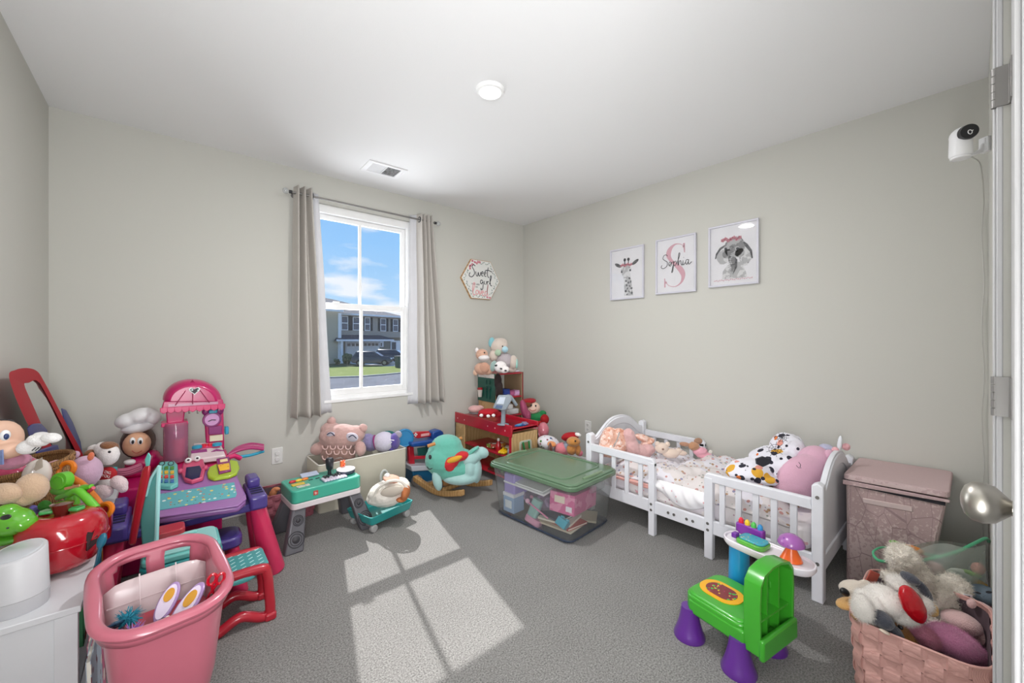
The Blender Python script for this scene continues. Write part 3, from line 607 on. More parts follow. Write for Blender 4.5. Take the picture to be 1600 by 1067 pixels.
for i, (px, py, r_) in enumerate(((543, 568, .7), (527, 568.5, .4))):
    o = thing('shrub', ['round leafy shrub by the white porch post', 'small low shrub left of the taller one'][i], 'shrub', Vector((*ray(px, py, 43)[:2], GZ)), 0, 'shrubs in front of the house')
    b = B(); rn = random.Random(i)
    for k in range(26): b.ell((rn.uniform(-.6, .6)*r_, rn.uniform(-.6, .6)*r_, r_*rn.uniform(.3, 1.5)), r_*rn.uniform(.2, .4), n=8)
    b.out('foliage', M('3c4a2e', .9, pat=(('55633c', 6, .5, 'n'),)), o, disp=.15, dsize=.15); B().cyl((0, 0, 0), (0, 0, r_), .05).out('stem', M('4a3a2a', .9), o)
o = thing('utility_post', 'dark post seen at the right edge of the window', 'post', Vector((*ray(632.8, 570, 35)[:2], GZ)))
B().cyl((0, 0, 0), (0, 0, 3.6), .2).out('post', M('3a3c42', .8), o); B().cyl((0, 0, 3.6), (0, 0, 3.7), .26).out('cap', M('3a3c42', .8), o)
# ================================================================ bed
def lid(*a, **k): return None
PW = painted('dcdde3', K=1.12)
bed = thing('toddler_bed', 'white wooden toddler bed with arched ends and slatted guard rails', 'bed', (2.59, 1.11, 0))
BX0, BX1, BY0, BY1 = -.37, .35, -.67, .67
def screw(o, x, y, z, ax='x'):
    d = Vector((-1, 0, 0)) if ax == 'x' else Vector((0, -1, 0))
    B().cyl(Vector((x, y, z)), Vector((x, y, z))+d*.003, .008, n=12).out('bolt', METAL, o)
for y, s_ in ((BY0, -1), (BY1, 1)):
    for x in (BX0, BX1-.05):
        b = B(); yy = y if s_ < 0 else y-.045
        b.prism([(yy, 0), (yy+.045, 0), (yy+.045, .525), (yy+.0225, .538), (yy, .525)], x, x+.05, 'x'); q = b.out('post', PW, bed, bevel=.005)
        if x == BX0: screw(q, x, yy+.022, .475); screw(q, x, yy+.022, .175)
    n = 26; top = []
    for i in range(n+1):
        u = i/n; top.append((BX0+.05+(BX1-BX0-.1)*u, .50+.118*(math.sin(PI*max(0, min(1, (u-.04)/.92)))**1.25)+.012*math.sin(2*PI*u)**2))
    b = B(); yy = y+.012 if s_ < 0 else y-.034; b.prism([(BX0+.05, .13)]+[(BX1-.05, .13)]+top[::-1], yy, yy+.02, 'y'); pn = b.out('end_panel', PW, bed, bevel=.002)
    b = B(); pts = [(x, z-.012) for x, z in top]; lo = [(x, z-.065) for x, z in top]; b.prism(pts+lo[::-1], yy-.006, yy+.026, 'y'); b.out('arched_rail', PW, pn, bevel=.004)
    B().bx(BX0+.05, BX1-.05, yy-.008, yy+.028, .13, .205).out('end_rail', PW, pn, bevel=.004)
for x in (BX0+.008, BX1-.03):
    B().bx(x, x+.022, BY0+.045, BY1-.045, .135, .208).out('side_rail', PW, bed, bevel=.003)
for x, fr in ((BX0, 1), (BX1-.032, 0)):
    for y0, y1, inner in ((BY0+.045, -.165, 1), (BY1-.045, .17, -1)):
        ya, yb = min(y0, y1), max(y0, y1); iy = y1
        b = B(); lo = 0 if fr else .13
        b.bx(x-.002 if fr else x, x+.034, iy-.02 if inner < 0 else iy-.025, iy+.02, lo, .44); po = b.out('guard_post', PW, bed, bevel=.004)
        if fr:
            screw(po, x, iy, .19); screw(po, x, iy, .155)
        b = B(); b.prism([(ya, .415), (yb+(.018 if inner > 0 else 0), .415), (yb+(.018 if inner > 0 else 0), .448 if inner > 0 else .463), (yb+(.005 if inner > 0 else 0), .463), (ya-(.005 if inner < 0 else 0), .463), (ya-(.02 if inner < 0 else 0), .445), (ya-(.02 if inner < 0 else 0), .415)], x, x+.03, 'x'); b.out('guard_rail', PW, bed, bevel=.006)
        for k in range(5 if inner > 0 else 4):
            n5 = 5 if inner > 0 else 4; yc = ya+.03+(yb-ya-.06)*(k+.5)/n5
            B().bx(x+.007, x+.021, yc-.014, yc+.014, .2, .418).out('slat', PW, bed, bevel=.002)
for y in (-.08, -.045, .03, .065): screw(bed, BX0+.008, y, .17)
B().bx(BX0+.03, BX1-.03, BY0+.04, BY1-.04, .17, .185).out('mattress_support', M('c9c4bc', .8), bed)

def noise_z(x, y, s, seed=0):
    from mathutils import noise
    return noise.fractal(Vector((x*s, y*s, seed)), 1.0, 2.0, 3)
sheet = M('e6e0e0', .9, bump=('n', 400, .3), pat=(('d9a9b0', 17, .17, 'v'), ('b99aa6', 26, .13, 'v'), ('dcd6dc', 6, .56, 'n')), K=1.08)
mt = thing('mattress', 'low mattress in a white sheet printed with pink sprigs', 'mattress', (2.59, 1.11, .186))
b = B(); b.slab(.64, 1.22, .05, 0, .125); b.out('cushion', sheet, mt, bevel=.03, seg=3)
b = B()
b.grid(lambda u, v: (-.345+.012*math.sin(v*23)+.10*u*u*0-.0, -.12+.30*v, .135-.14*u*(.75+.25*math.sin(v*PI))+.006*math.sin(v*40)), 12, 24)
sd_ = B(); sd_.grid(lambda u, v: (-.325-.022*math.sin(u*PI)*(1+.3*math.sin(v*31+u*6)), -.155+.31*v, .15-.125*u*(.55+.45*math.sin(PI*min(1, v*1.1)))), 14, 40); sd_.out('sheet_overhang', M('e9e7ea', .9, pat=(('d9b3b8', 20, .12, 'v'),)), mt, solid=.004)

quiltm = M('dcd5d4', .9, bump=('n', 350, .4), pat=(('e2dfe6', 5, .5, 'n'), ('c4928c', 22, .22, 'v'), ('8f8ba6', 25, .2, 'v'), ('b39274', 24, .2, 'v'), ('9aa096', 30, .16, 'v')), K=1.05)
q = B()
def qf(u, v):
    x = -.33+.65*u; y = -.53+1.09*v
    e = min(1, 6*min(u, 1-u)+.12)*min(1, 7*min(v, 1-v)+.2)
    z = .045+.035*e+.042*abs(noise_z(x, y, 6, 2))*e+.03*e*math.sin(3.1*v*PI)**2*(u*.8+.3)+.014*math.sin(22*y+9*x+3*noise_z(x, y, 4, 5))*e
    return (x-.012*(1-e)*0, y, z-.03*(1-e))
q.grid(qf, 70, 100); o = q.out('quilt', quiltm, loc=(2.59, 1.11, .27), solid=.012); tag(o, 'rumpled pale quilt with small woodland print spread over the toddler bed', 'quilt')
b = B()
for k in range(3):
    b.tube([( -.318-.014*(k % 2)+.012*math.sin(y*9+k), y, .035-.014*k-.05*(1 if y < -.1 else 0)*0-.03*max(0, .25-abs(y-.0))*0) for y in [(-.16+.74*i/30) for i in range(31)]], [.009+.003*math.sin(i*.7+k) for i in range(31)], 8)
o = b.out('blanket', fabric('d9a39b'), loc=(2.59, 1.11, .262)); tag(o, 'folded salmon pink blanket edge showing under the quilt', 'blanket')

# halloween throw heaped up
hm = M('e8e6ef', .95, bump=('n', 300, .5), pat=(('dfa93a', 8, .24, 'v'), ('2c2a38', 13, .24, 'v'), ('e09a8c', 10, .2, 'v'), ('2c2a38', 22, .22, 'v'), ('de7a3c', 12, .16, 'v')), K=1.05)
o, L, s = facing('throw_blanket', 'white fleece throw with black webs and orange shapes heaped on bed', 'blanket', 2.2, 1200, 745)
blob(L, s, [(1170, 735, 38, 20, 0, .12, -12), (1205, 722, 38, 26, .03, .12, -10), (1230, 700, 28, 24, .03, .1), (1222, 725, 32, 22, -.03, .1, -30), (1190, 745, 30, 12, -.05, .09), (1150, 737, 18, 9, .0, .08, -15), (1236, 692, 20, 15, .05, .07)], 'cloth', hm, o, .018, .006, .05)
def web(L, o, cx, cy, r, dd):
    b = B(); 
    for k in range(9):
        a = k*40; b.tube([L(cx, cy, dd), L(cx+r*math.cos(R(a)), cy+r*.8*math.sin(R(a)), dd+.008)], .0011, 5)
    for q in (.35, .65):
        b.tube([L(cx+r*q*math.cos(R(a)), cy+r*.8*q*math.sin(R(a)), dd+.003) for a in range(0, 360, 20)], .0009, 5, True)
    return b.out('web_print', ink, o)
web(L, o, 1211, 702, 15, -.082); web(L, o, 1222, 684, 11, -.045)
b = B()
b.prism([(p[0], p[1]) for p in [(L(1181, 717, -.118)).xz, L(1192, 713, -.118).xz, L(1203, 717, -.118).xz, L(1202, 724, -.118).xz, L(1191, 729, -.118).xz, L(1182, 725, -.118).xz]], -.112, -.124, 'y'); b.out('patch_print', ink, o)
# unicorn cushion
pk = plushm('d9aabf')
o, L, s = plush('unicorn_cushion', 'large pale pink unicorn cushion leaning on the near headboard', 2.08, 1255, 770, [
    ('body', pk, [(1252, 745, 44, 32, 0, .07, -38), (1272, 722, 32, 26, .03, .07, -40), (1240, 760, 34, 22, 0, .07, -20), (1266, 755, 36, 24, .0, .07)]),
    ('hoof_tie', pk, [(1296, 712, 9, 10, -.02), (1300, 720, 8, 9, -.02)]),
    ('mane', plushm('b3b3cc'), [(1292, 701, 12, 8, .03, .04, 15)]),
    ('ear', plushm('eeb1b8'), [(1322, 698, 7, 6, .0), (1305, 705, 7, 7, -.01)]),
    ('horn', M('dcdfe4', .3), [(1312, 693, 3.5, 13, 0, .012, 8)], ), ], cat='cushion')
b = B(); b.tube([L(1248, 722, -.075), L(1251, 726, -.077), L(1250, 730, -.076)], .0014, 5); b.tube([L(1244, 727, -.073), L(1248, 731, -.076), L(1252, 731, -.077)], .0012, 5); b.out('stitched_eye', ink, o)
# shiny jacket over the foot end
foil = M('d9a894', .28, bump=('n', 60, .9), pat=(('e6c6ba', 30, .55, 'n'), ('c98a72', 44, .6, 'n')), coat=.6)
lnm = plushm('d3a9a8')
o, L, s = facing('jacket', 'shiny rose gold padded jacket with pink lining at the bed foot', 'jacket', 2.75, 975, 705)
blob(L, s, [(950, 690, 14, 24, 0, .06, 12), (965, 692, 16, 24, 0, .06, 8), (958, 702, 20, 14, -.02, .06)], 'body', foil, o, .014, .006, .04)
blob(L, s, [(983, 685, 11, 16, -.02, .04, -10), (988, 700, 12, 20, -.02, .05, -15), (1000, 706, 18, 12, .0, .06, 20), (1012, 702, 12, 9, 0, .05)], 'lining', lnm, o, .012, .005, .03)
blob(L, s, [(1004, 684, 14, 6, .04, .04, 15), (1012, 690, 12, 6, .04, .04, -20)], 'sleeve', foil, o, .008, .004, .03)
b = B(); b.tube([L(968, 675, -.055), L(964, 688, -.07), L(958, 698, -.072)], .004, 6); b.out('zip', METAL, o)
cream = plushm('e3cfc0')
plush('stuffed_bear', 'small cream bear lying on the quilt beside the jacket', 2.72, 1040, 712, [
    ('head', cream, [(1034, 700, 11, 9)]), ('body', cream, [(1048, 708, 14, 8), (1060, 705, 6, 5)]), ('ear', cream, [(1027, 693, 4, 4)]), ('ear', cream, [(1043, 694, 4, 4)]), ('nose', plushm('8d6a5a'), [(1036, 702, 2, 1.6, -.045, .008)])])
plush('stuffed_rabbit', 'tan rabbit with pink ribbon dress on the far side of the bed', 2.72, 1090, 715, [
    ('head', plushm('b98a68'), [(1084, 697, 9, 7)]), ('ear', plushm('b78b72'), [(1070, 694, 9, 3.5, 0, .01, 8)]), ('ear', plushm('a57f66'), [(1091, 689, 7, 5, 0, .01)]),
    ('dress', fabric('e8a9b8'), [(1094, 705, 12, 7), (1100, 711, 13, 5)], .008), ('foot', cream, [(1066, 708, 8, 4)]), ('tag', painted('e3e0d8'), [(1110, 706, 3, 3, -.01, .003, 20)], 0)])

# hamper
hp = M('b39b9a', .9, bump=('w', 60, .4), pat=(('c6b2b0', 60, .55, 'w'), ('9d8687', 17, .016, 'E')), K=1.08)
o = thing('laundry_hamper', 'tall pink leaf patterned fabric hamper with a flip lid', 'hamper', (2.735, .245, 0))
b = B(); b.loft([[(x-.03, y+.035, 0) for x, y in rrect(.33, .27, .02)], [(x-.015, y+.016, .25) for x, y in rrect(.365, .305, .02)], [(x, y, .495) for x, y in rrect(.40, .34, .02)]]); b.out('basket', hp, o, bevel=.004)
lm = M('bda3a4', .9, bump=('n', 300, .3), pat=(('cbb5b4', 50, .6, 'w'),), K=1.08)
b = B(); b.loft([[(x, y, .500+.03*(.18-y)*.9+z0) for x, y in rrect(.42, .355, .025)] for z0 in (0, .022)]+[[(x*.985, y*.985, .527+.03*(.18-y)*.9) for x, y in rrect(.42, .355, .025)]]); b.out('lid', lm, o, bevel=.003)
b = B(); b.prism([(-.178, .505), (.178, .498), (.178, .475), (-.178, .492)], -.214, -.208, 'x'); b.out('lid_flap', lm, o, bevel=.003, rot=(0, 0, 0)); b = B(); b.bx(-.206, -.1995, -.165, .165, .474, .499); b.out('lid_gap_shade', M('2a2a30', .9), o)  # last strip is coloured dark as the shaded gap under the lid
b = B(); b.box((-.2, .02, .42), (.008, .17, .024), rot=(R(-4), -.08, 0)); b.out('handle', fabric('cdbab8'), o, bevel=.003)

# ================================================================ storage bin with green lid
o = thing('storage_bin', 'large clear plastic storage bin with sage green lid, packed with toys', 'storage bin', (1.937, 1.842, 0), R(4))
cl = clear('f4f6fa', .06, .05, .5)
b = B()
rings = [[(x, y, z) for x, y in rrect(w, h, .05, 6)] for w, h, z in ((.40, .60, .004), (.425, .625, .03), (.46, .68, .30), (.475, .695, .325))]
b.loft(rings, (1, 0)); b.out('tub', cl, o, solid=.003)
b = B(); b.loft([[(x, y, z) for x, y in rrect(w, h, .05, 6)] for w, h, z in ((.398, .598, .001), (.43, .63, .022))], (1, 0)); b.out('base_rim', clear('6a7c9c', .1, .3, .7), o, solid=.003)
lg_ = plastic('5f7a60', .2, K=1)
b = B(); b.slab(.50, .725, .06, .322, .35, n=7); b.slab(.485, .71, .055, .35, .362, n=7, taper=.97); b.out('lid', lg_, o, bevel=.006)
b = B()
oc = rrect(.40, .52, .06, 7); pts = [(x*.98, y, .3625) for x, y in oc]; b.tube(pts, .007, 8, True); b.out('lid_ridge', lg_, o)
b = B()
for s_ in (-1, 1):
    b.tube(spline([(-.10, s_*.325, .362), (0, s_*.335, .366), (.10, s_*.325, .362)], 6), .009, 8)
b.out('lid_grip', plastic('6c8566', .3), o)
for s_ in (-1, 1):
    b = B(); b.box((0, s_*.358, .30), (.14, .018, .045)); b.out('latch', cl, o, bevel=.004)
def inbin(name, label, cat, x, y, z, mat, w=None, rot=(0, 0, 0), grp=None):
    o_ = thing(name, label, cat, Matrix.Rotation(R(4), 4, 'Z') @ Vector((x, y, z)) + Vector((1.937, 1.842, 0)), 0, grp, rot=(rot[0], rot[1], rot[2]+R(4)))
    return o_
def boxy(name, label, cat, x, y, z, d, h, rot=(0, 0, 0), bev=.004, extra=None, part='body'):
    q = inbin(name, label, cat, x, y, z, None, rot=rot); B().bx(-d[0]/2, d[0]/2, -d[1]/2, d[1]/2, 0, d[2]).out(part, M(h, .5) if isinstance(h, str) else h, q, bevel=bev)
    if extra: extra(q)
    return q
boxy('foam_block', 'lilac foam block standing at the far end inside the bin', 'block', -.09, .21, .12, (.2, .10, .17), 'a293cf', bev=.01)
boxy('toy_box', 'pale blue toy box with white top near the bin corner', 'box', -.15, .205, .035, (.1, .1, .12), '9db7d8', extra=lambda q: (B().bx(-.051, .051, -.051, .051, .105, .126).out('flap', painted('e6e6ea'), q), B().bx(-.052, -.05, -.03, .03, .03, .08).out('label', painted('dfe6ee'), q)))
boxy('paper_pad', 'white paper sheets lying across the top of the bin contents', 'paper', -.06, .08, .235, (.27, .36, .012), 'e6e6e8', rot=(0, R(-6), 0), extra=lambda q: B().bx(-.12, .14, -.16, .17, .013, .02).out('page', painted('ececee'), q))
boxy('toy_case', 'hot pink toy carton with white lettering inside the bin', 'box', -.015, -.19, .13, (.3, .17, .12), M('cf5f92', .4, pat=(('e28bb0', 12, .55, 'n'),)), rot=(0, R(5), R(8)), extra=lambda q: (B().bx(-.152, -.15, -.02, .05, .06, .1).out('label', painted('f0d9c8'), q), B().bx(-.152, -.15, -.07, -.03, .02, .05).out('sticker', painted('e9e2ef'), q)))
for i, (x, y, z, w, l, h, r) in enumerate(((-.06, -.14, .03, .19, .24, 'd8cbb2', 5), (-.05, -.15, .044, .17, .23, 'b9443f', -8), (-.06, -.12, .058, .18, .22, 'e2dccb', 12), (-.07, -.09, .073, .15, .2, '3f4358', -4), (.1, -.17, .03, .15, .2, 'c9c0a6', 30))):
    def cov(q, w=w, l=l, h=h):
        B().bx(-w/2+.004, w/2-.003, -l/2+.003, l/2-.003, .002, .011).out('pages', painted('e9e4d6'), q)
    q = inbin('picture_book', ['tan book at the bottom of the bin', 'red covered book second from the bottom of the bin', 'cream book in the middle of the bin stack', 'dark navy book on top of the bin stack', 'tan book angled at the right end of the bin'][i], 'book', x, y, z, None, rot=(0, 0, R(r)), grp='books in the clear bin')
    B().bx(-w/2, w/2, -l/2, l/2, 0, .002).bx(-w/2, w/2, -l/2, l/2, .011, .013).bx(-w/2, -w/2+.002, -l/2, l/2, 0, .013).out('cover', M(h, .5), q); cov(q)
q = inbin('toy_block', 'bright teal studded toy block low in the bin front', 'block', -.155, -.215, .085, None, rot=(.4, .5, .3)); B().box((0, 0, 0), (.06, .07, .05)).out('body', plastic('2ba0b8'), q, bevel=.005)
for i in range(4): B().cyl((-.015+.03*(i % 2), -.017+.034*(i//2), .02), (-.015+.03*(i % 2), -.017+.034*(i//2), .035), .009, n=12).out('stud', plastic('2ba0b8'), q)
q = inbin('doll_shoe', 'seafoam and pink toy boot leaning inside the bin', 'toy', -.17, .03, .03, None, rot=(.3, .2, .2)); B().slab(.05, .07, .02, 0, .14).out('shaft', plastic('8fb9b3', .5), q, bevel=.006); B().slab(.07, .11, .02, -.01, .03, c=(0, -.02)).out('sole', plastic('d99bb5'), q, bevel=.006)
q = inbin('doll_clothes', 'dark crumpled doll clothes heaped in the middle of the bin', 'clothes', .0, .04, .07, None)
b = B(); b.ell((0, 0, .05), (.15, .17, .06)).ell((.05, .1, .08), (.1, .1, .06)); b.out('cloth', fabric('6d5a72', pat=(('8f7898', 10, .5, 'n'), ('c98aa4', 14, .62, 'n'))), q, vox=.008, disp=.04, dsize=.05)
q = inbin('toy_wand', 'thin pink plastic wand lying in the bin', 'toy', -.175, -.03, .13, None, rot=(.2, .0, .1)); B().tube([(0, .07, 0), (0, -.09, -.03)], .005).out('stick', plastic('e58fb2'), q); B().ell((0, .08, .005), .015).out('tip', plastic('e9b4cb'), q)

# ================================================================ green and purple learning chair with side table
gr = plastic('3fa62c', .3, K=1); pu = plastic('5f2a8c', .3, K=1)
o = thing('activity_seat', 'green plastic toddler seat with purple cone feet and side table', 'toy chair', (1.672, .625, 0), R(-10))
for x, y in ((-.095, .095), (-.095, -.085), (.095, -.085), (.10, .10)):
    b = B(); k = 1; b.lathe([(.058, 0), (.059, .008), (.052, .024), (.042, .055), (.034, .09), (.03, .12)], (x*1.12, y*1.1, 0), 28); b.out('foot', pu, o)
b = B(); b.slab(.24, .25, .045, .115, .175, n=6); b.slab(.235, .245, .05, .172, .185, n=6, taper=.95); b.out('seat', gr, o, bevel=.006)
b = B(); b.bx(-.122, -.10, -.12, .1, .105, .16); b.out('seat_skirt', gr, o, bevel=.008)
b = B(); b.slab(.12, .16, .055, .1845, .188, c=(-.01, .03), n=8); st = b.out('seat_sticker', M('e8a81c', .35), o)
b = B(); b.slab(.085, .115, .04, .188, .1895, c=(-.01, .03), n=8); b.out('picture', M('7c2f33', .4, pat=(('3fae4a', 42, .22, 'v'), ('e2c02c', 55, .2, 'v'), ('b93b78', 50, .16, 'v'))), st)
# back: hollow shell open to the rear
out = [(-.115, .10), (.115, .10), (.118, .28), (.112, .345), (.085, .375), (.03, .388), (-.03, .388), (-.085, .375), (-.112, .345), (-.118, .28)]
inn = [(x*.91, .24+(z-.24)*.93) for x, z in out]
b = B(); yo, yi = -.172, -.115
b.loft([[(x, yo, z) for x, z in out], [(x*1.0, yi, z) for x, z in out]], (0, 1)); b.loft([[(x, yo, z) for x, z in out], [(x, yo, z) for x, z in inn], [(x*.97, yi-.008, z) for x, z in inn]], (0, 1)); b.out('backrest', gr, o, bevel=.003)
b = B(); b.bx(-.1, .1, -.16, -.122, .205, .212).bx(-.04, -.034, -.155, -.122, .13, .36).bx(.04, .046, -.155, -.122, .13, .36); b.torus((.062, -.126, .28), .022, .004, (R(90), 0, 0)); b.out('rib', gr, o)
b = B(); b.bx(-.118, .118, -.185, -.165, .09, .165); b.out('back_skirt', gr, o, bevel=.008)
b = B(); b.box((.125, -.12, .31), (.03, .03, .02)); b.out('peg', gr, o, bevel=.003)
tw = plastic('e4dfe6', .3)
b = B(); b.cyl((.185, .07, .0), (.185, .07, .31), .045, .038, 20); b.out('table_column', plastic('2291c9'), o)
tb = rrect(.13, .34, .062, 8); b = B(); b.loft([[(x*.9+.19, y*.95-.04, .305) for x, y in tb], [(x+.19, y-.04, .318) for x, y in tb], [(x+.19, y-.04, .336) for x, y in tb], [(x*.9+.19, y*.96-.04, .336) for x, y in tb], [(x*.86+.19, y*.95-.04, .326) for x, y in tb]]); t_ = b.out('table_top', tw, o, bevel=.003)
b = B(); b.bx(.235, .265, .0, .115, .326, .374); ph = b.out('pen_holder', plastic('7a2a96'), o, bevel=.006)
for i, c in enumerate(('d4203a', 'ecc02c', '4cb84e', '2e86c2')):
    y = .098-.027*i; b = B(); b.lathe([(.0105, 0), (.0105, .025), (.009, .032), (.003, .038)], (.25, y, .358), 14); b.out('crayon', plastic(c), ph)
b = B(); b.slab(.085, .115, .025, .327, .345, c=(.19, .015), n=6); bk = b.out('toy_book', plastic('5fb13f'), o, bevel=.003)
B().slab(.07, .1, .02, .345, .352, c=(.192, .012)).out('screen', M('3f9fb0', .3, pat=(('e8c95a', 60, .2, 'v'), ('7a4fa0', 50, .17, 'v'))), bk, bevel=.002)
B().box((.165, .075, .35), (.03, .02, .02)).out('book_clip', plastic('6b2a97'), bk, bevel=.003)
b = B(); b.lathe([(.038, 0), (.031, .014), (.018, .042), (.015, .06)], (.20, -.125, .328), 24); mu = b.out('mushroom_stem', plastic('f0641c'), o)
b = B(); b.lathe([(.045, 0), (.046, .006), (.038, .024), (.02, .037), (.001, .041)], (.20, -.125, .387), 26); b.out('mushroom_cap', M('9a5aa3', .3, coat=.4, pat=(('6b3a8a', 45, .16, 'v'),)), o)
# ================================================================ left side: white shelf unit and everything on it
o = thing('shelf_unit', 'low white shelf unit along the left wall under the pile of toys', 'shelf unit', (-.332, 2.14, 0))
W2 = painted('cfd0d4', K=1.0); hx_, hy_ = .150, .56
B().bx(-hx_, hx_+.004, -hy_, hy_, .452, .47).out('top', W2, o, bevel=.002)
for y in (-hy_+.008, hy_-.024): B().bx(-hx_, hx_-.002, y, y+.016, 0, .452).out('side_panel', W2, o, bevel=.001)
B().bx(hx_-.045, hx_-.002, -hy_+.001, -hy_+.008, 0, .452).bx(-hx_, -hx_+.03, -hy_+.001, -hy_+.008, 0, .452).out('edge_strip', W2, o, bevel=.001)
for y in (-.19, .18): B().bx(-hx_, hx_-.004, y-.008, y+.008, .02, .452).out('divider', W2, o)
B().bx(-hx_, hx_-.004, -hy_+.02, hy_-.02, .22, .236).out('shelf', W2, o); B().bx(-hx_, hx_, -hy_+.02, hy_-.02, .0, .02).out('bottom', W2, o)
B().bx(-hx_, -hx_+.005, -hy_, hy_, .0, .452).out('back_panel', W2, o)
for i, (y, c, h, t) in enumerate(((2.28, 'b5732e', .19, .03), (2.235, '2f6f8f', .18, .025), (2.05, '8a4a92', .19, .03), (2.01, 'c9b23a', .17, .02), (1.86, 'b33a3a', .19, .03), (1.82, '3f7f55', .18, .025))):
    q = thing('picture_book', ['orange brown', 'blue', 'purple', 'yellow', 'red', 'green'][i]+' book spine standing in the white shelf unit', 'book', (-.26, y, .2365), 0, 'books in the shelf unit')
    B().bx(-.06, .06, -t/2+.001, t/2-.001, .002, h-.002).out('pages', painted('e2dfd4'), q); B().bx(-.062, .062, -t/2, -t/2+.0015, 0, h).bx(-.062, .062, t/2-.0015, t/2, 0, h).bx(.0605, .062, -t/2, t/2, 0, h).out('cover', M(c, .5), q)
for i, (y, c, rx) in enumerate(((1.70, 'a9b7c4', .03), (1.78, 'c46d8b', .05))):
    q = thing('picture_book', ['pale blue illustrated book leaning at the near end of the shelf unit', 'pink illustrated book leaning behind the pale blue one'][i], 'book', (-.163, y, .0), 0, 'books leaning on the shelf unit', rot=(0, -rx, 0))
    B().bx(.0015, .009, -.1, .1, .003, .297).out('pages', painted('e2dfd4'), q); B().bx(0, .0015, -.102, .102, 0, .3).bx(.009, .0105, -.102, .102, 0, .3).out('cover', M(c, .5, pat=(('e8e2d8', 14, .25, 'v'), ('7a4a5a', 22, .2, 'v'))), q)
TZ = .47
o = thing('sound_machine', 'white round sound machine with slanted top on the near end of the shelf', 'speaker', (-.306, 1.675, TZ))
b = B(); n = 40; rb = []
for r_, z, k in ((.056, 0, 0), (.058, .004, 0), (.0595, .038, 0)): rb.append([(r_*math.cos(2*PI*i/n), r_*math.sin(2*PI*i/n), z) for i in range(n)])
b.loft(rb); b.out('base', painted('bcbcc0', K=1), o)
b = B(); sl = lambda r_, i, z: (r_*math.cos(2*PI*i/n), r_*math.sin(2*PI*i/n), z+r_*.22*math.cos(2*PI*i/n-.9))
b.loft([[(.0585*math.cos(2*PI*i/n), .0585*math.sin(2*PI*i/n), .0385) for i in range(n)], [sl(.055, i, .147) for i in range(n)], [sl(.052, i, .151) for i in range(n)]]); b.out('cover', painted('cbcbcf', K=1), o, sharp=50)
b = B(); b.loft([[sl(.046, i, .1515) for i in range(n)], [sl(.044, i, .153) for i in range(n)]]); b.out('touch_top', M('b9bcc2', .25, coat=.5), o)

# red apple shape sorter
rd = plastic('b00f22', .12, .8, K=1.0)
o = thing('apple_toy', 'glossy red apple shape sorter with brown stem beside the white sound machine', 'toy', (-.252, 1.875, TZ), R(-40)); o.scale = (.9, .9, 1.2)
b = B(); b.lathe([(.05, .002), (.085, .012), (.108, .045), (.118, .085), (.112, .12), (.09, .145), (.055, .15), (.03, .142), (.001, .138)], n=44); ap = b.out('body', rd, o, sub=1)
b = B(); b.torus((0, 0, .078), .1165, .0015, n=44, k=5); b.out('seam', rd, o)
b = B(); b.lathe([(.016, .125), (.019, .145), (.028, .165), (.030, .170), (.001, .173)], (-.0, 0, 0), 24); b.out('stem', plastic('5f2118', .15, .8, K=1), o)
for a in (200, 20):
    b = B(); b.prism([(.02, -.01), (.05, -.02), (.062, 0), (.05, .02), (.02, .01)], .148, .156, 'z'); b.out('leaf', plastic('3f9a52', .3), o, rot=(0, 0, R(a)), bevel=.003)
b = B(); p = [(.03, .045), (.078, .06), (.085, .115), (.058, .098), (.03, .108)]
b.loft([[(x*.62+.01, -math.sqrt(max(0, (.1205-.9*max(0, z*.78+.02-.095))**2-(x*.62+.01)**2))-.0005, z*.78+.02) for x, z in p], [(x*.62+.01, -.06, z*.78+.02) for x, z in p]], (1, 1)); sh = b.out('shape_hole', M('240408', .6), o, smooth=False, rot=(0, 0, R(62)))
grn = plastic('5fae2a', .16, .7, K=1.0)
o, L, s = facing('toy_frog', 'glossy green toy frog head at the left edge above the sound machine', 'toy', 1.18, 20, 905)
blob(L, s, [(18, 815, 36, 24, 0, .045), (40, 818, 14, 14, 0, .03), (10, 800, 18, 14, -.01, .03)], 'head', grn, o, 0, .004)
blob(L, s, [(12, 841, 32, 10, 0, .04)], 'lower_jaw', plastic('4f9a26', .2, K=1), o, 0)
blob(L, s, [(9, 808, 9, 4, -.052, .005, -12)], 'eye', BLACK, o, 0); blob(L, s, [(12, 825, 2, 1.5, -.052, .003)], 'nostril', DARK, o, 0)
blob(L, s, [(14, 876, 28, 26, .01, .04)], 'body', plastic('c9a83a', .4), o, 0)
tanp = plushm('c4a68b')
plush('stuffed_bear', 'brown bear lying back with its tan paws at the left edge', 1.22, 20, 850, [('paw', tanp, [(8, 771, 30, 17, -.03, .03, 4), (-14, 776, 22, 18, -.03, .03)]), ('paw', tanp, [(50, 762, 26, 24, .01, .035, -15), (38, 776, 18, 16, .0, .03)]), ('leg', plushm('7a4f30'), [(12, 796, 34, 12, 0, .03, 8), (30, 786, 20, 14, .01, .03)])], fuzz=.002)
o, L, s = facing('toy_bank', 'glossy pink and white kitten shaped bank with pointed ear', 'toy', 1.42, 30, 800)
blob(L, s, [(24, 738, 38, 28, 0, .06), (8, 745, 30, 26, 0, .05)], 'body', plastic('cc4570', .15, .8, K=1), o, 0, .004)
blob(L, s, [(58, 742, 17, 25, -.02, .04)], 'head', plastic('dcd3cc', .15, .7), o, 0)
b = B(); a_ = [L(46, 729, -.03), L(66, 714, -.03), L(67, 730, -.05), L(56, 736, -.055)]; b.loft([[a_[0], a_[2], a_[3]], [a_[1], a_[1]+Vector((.001, 0, 0)), a_[1]+Vector((0, -.001, 0))]]); b.out('ear', plastic('cfc3b4', .4), o, bevel=.002)
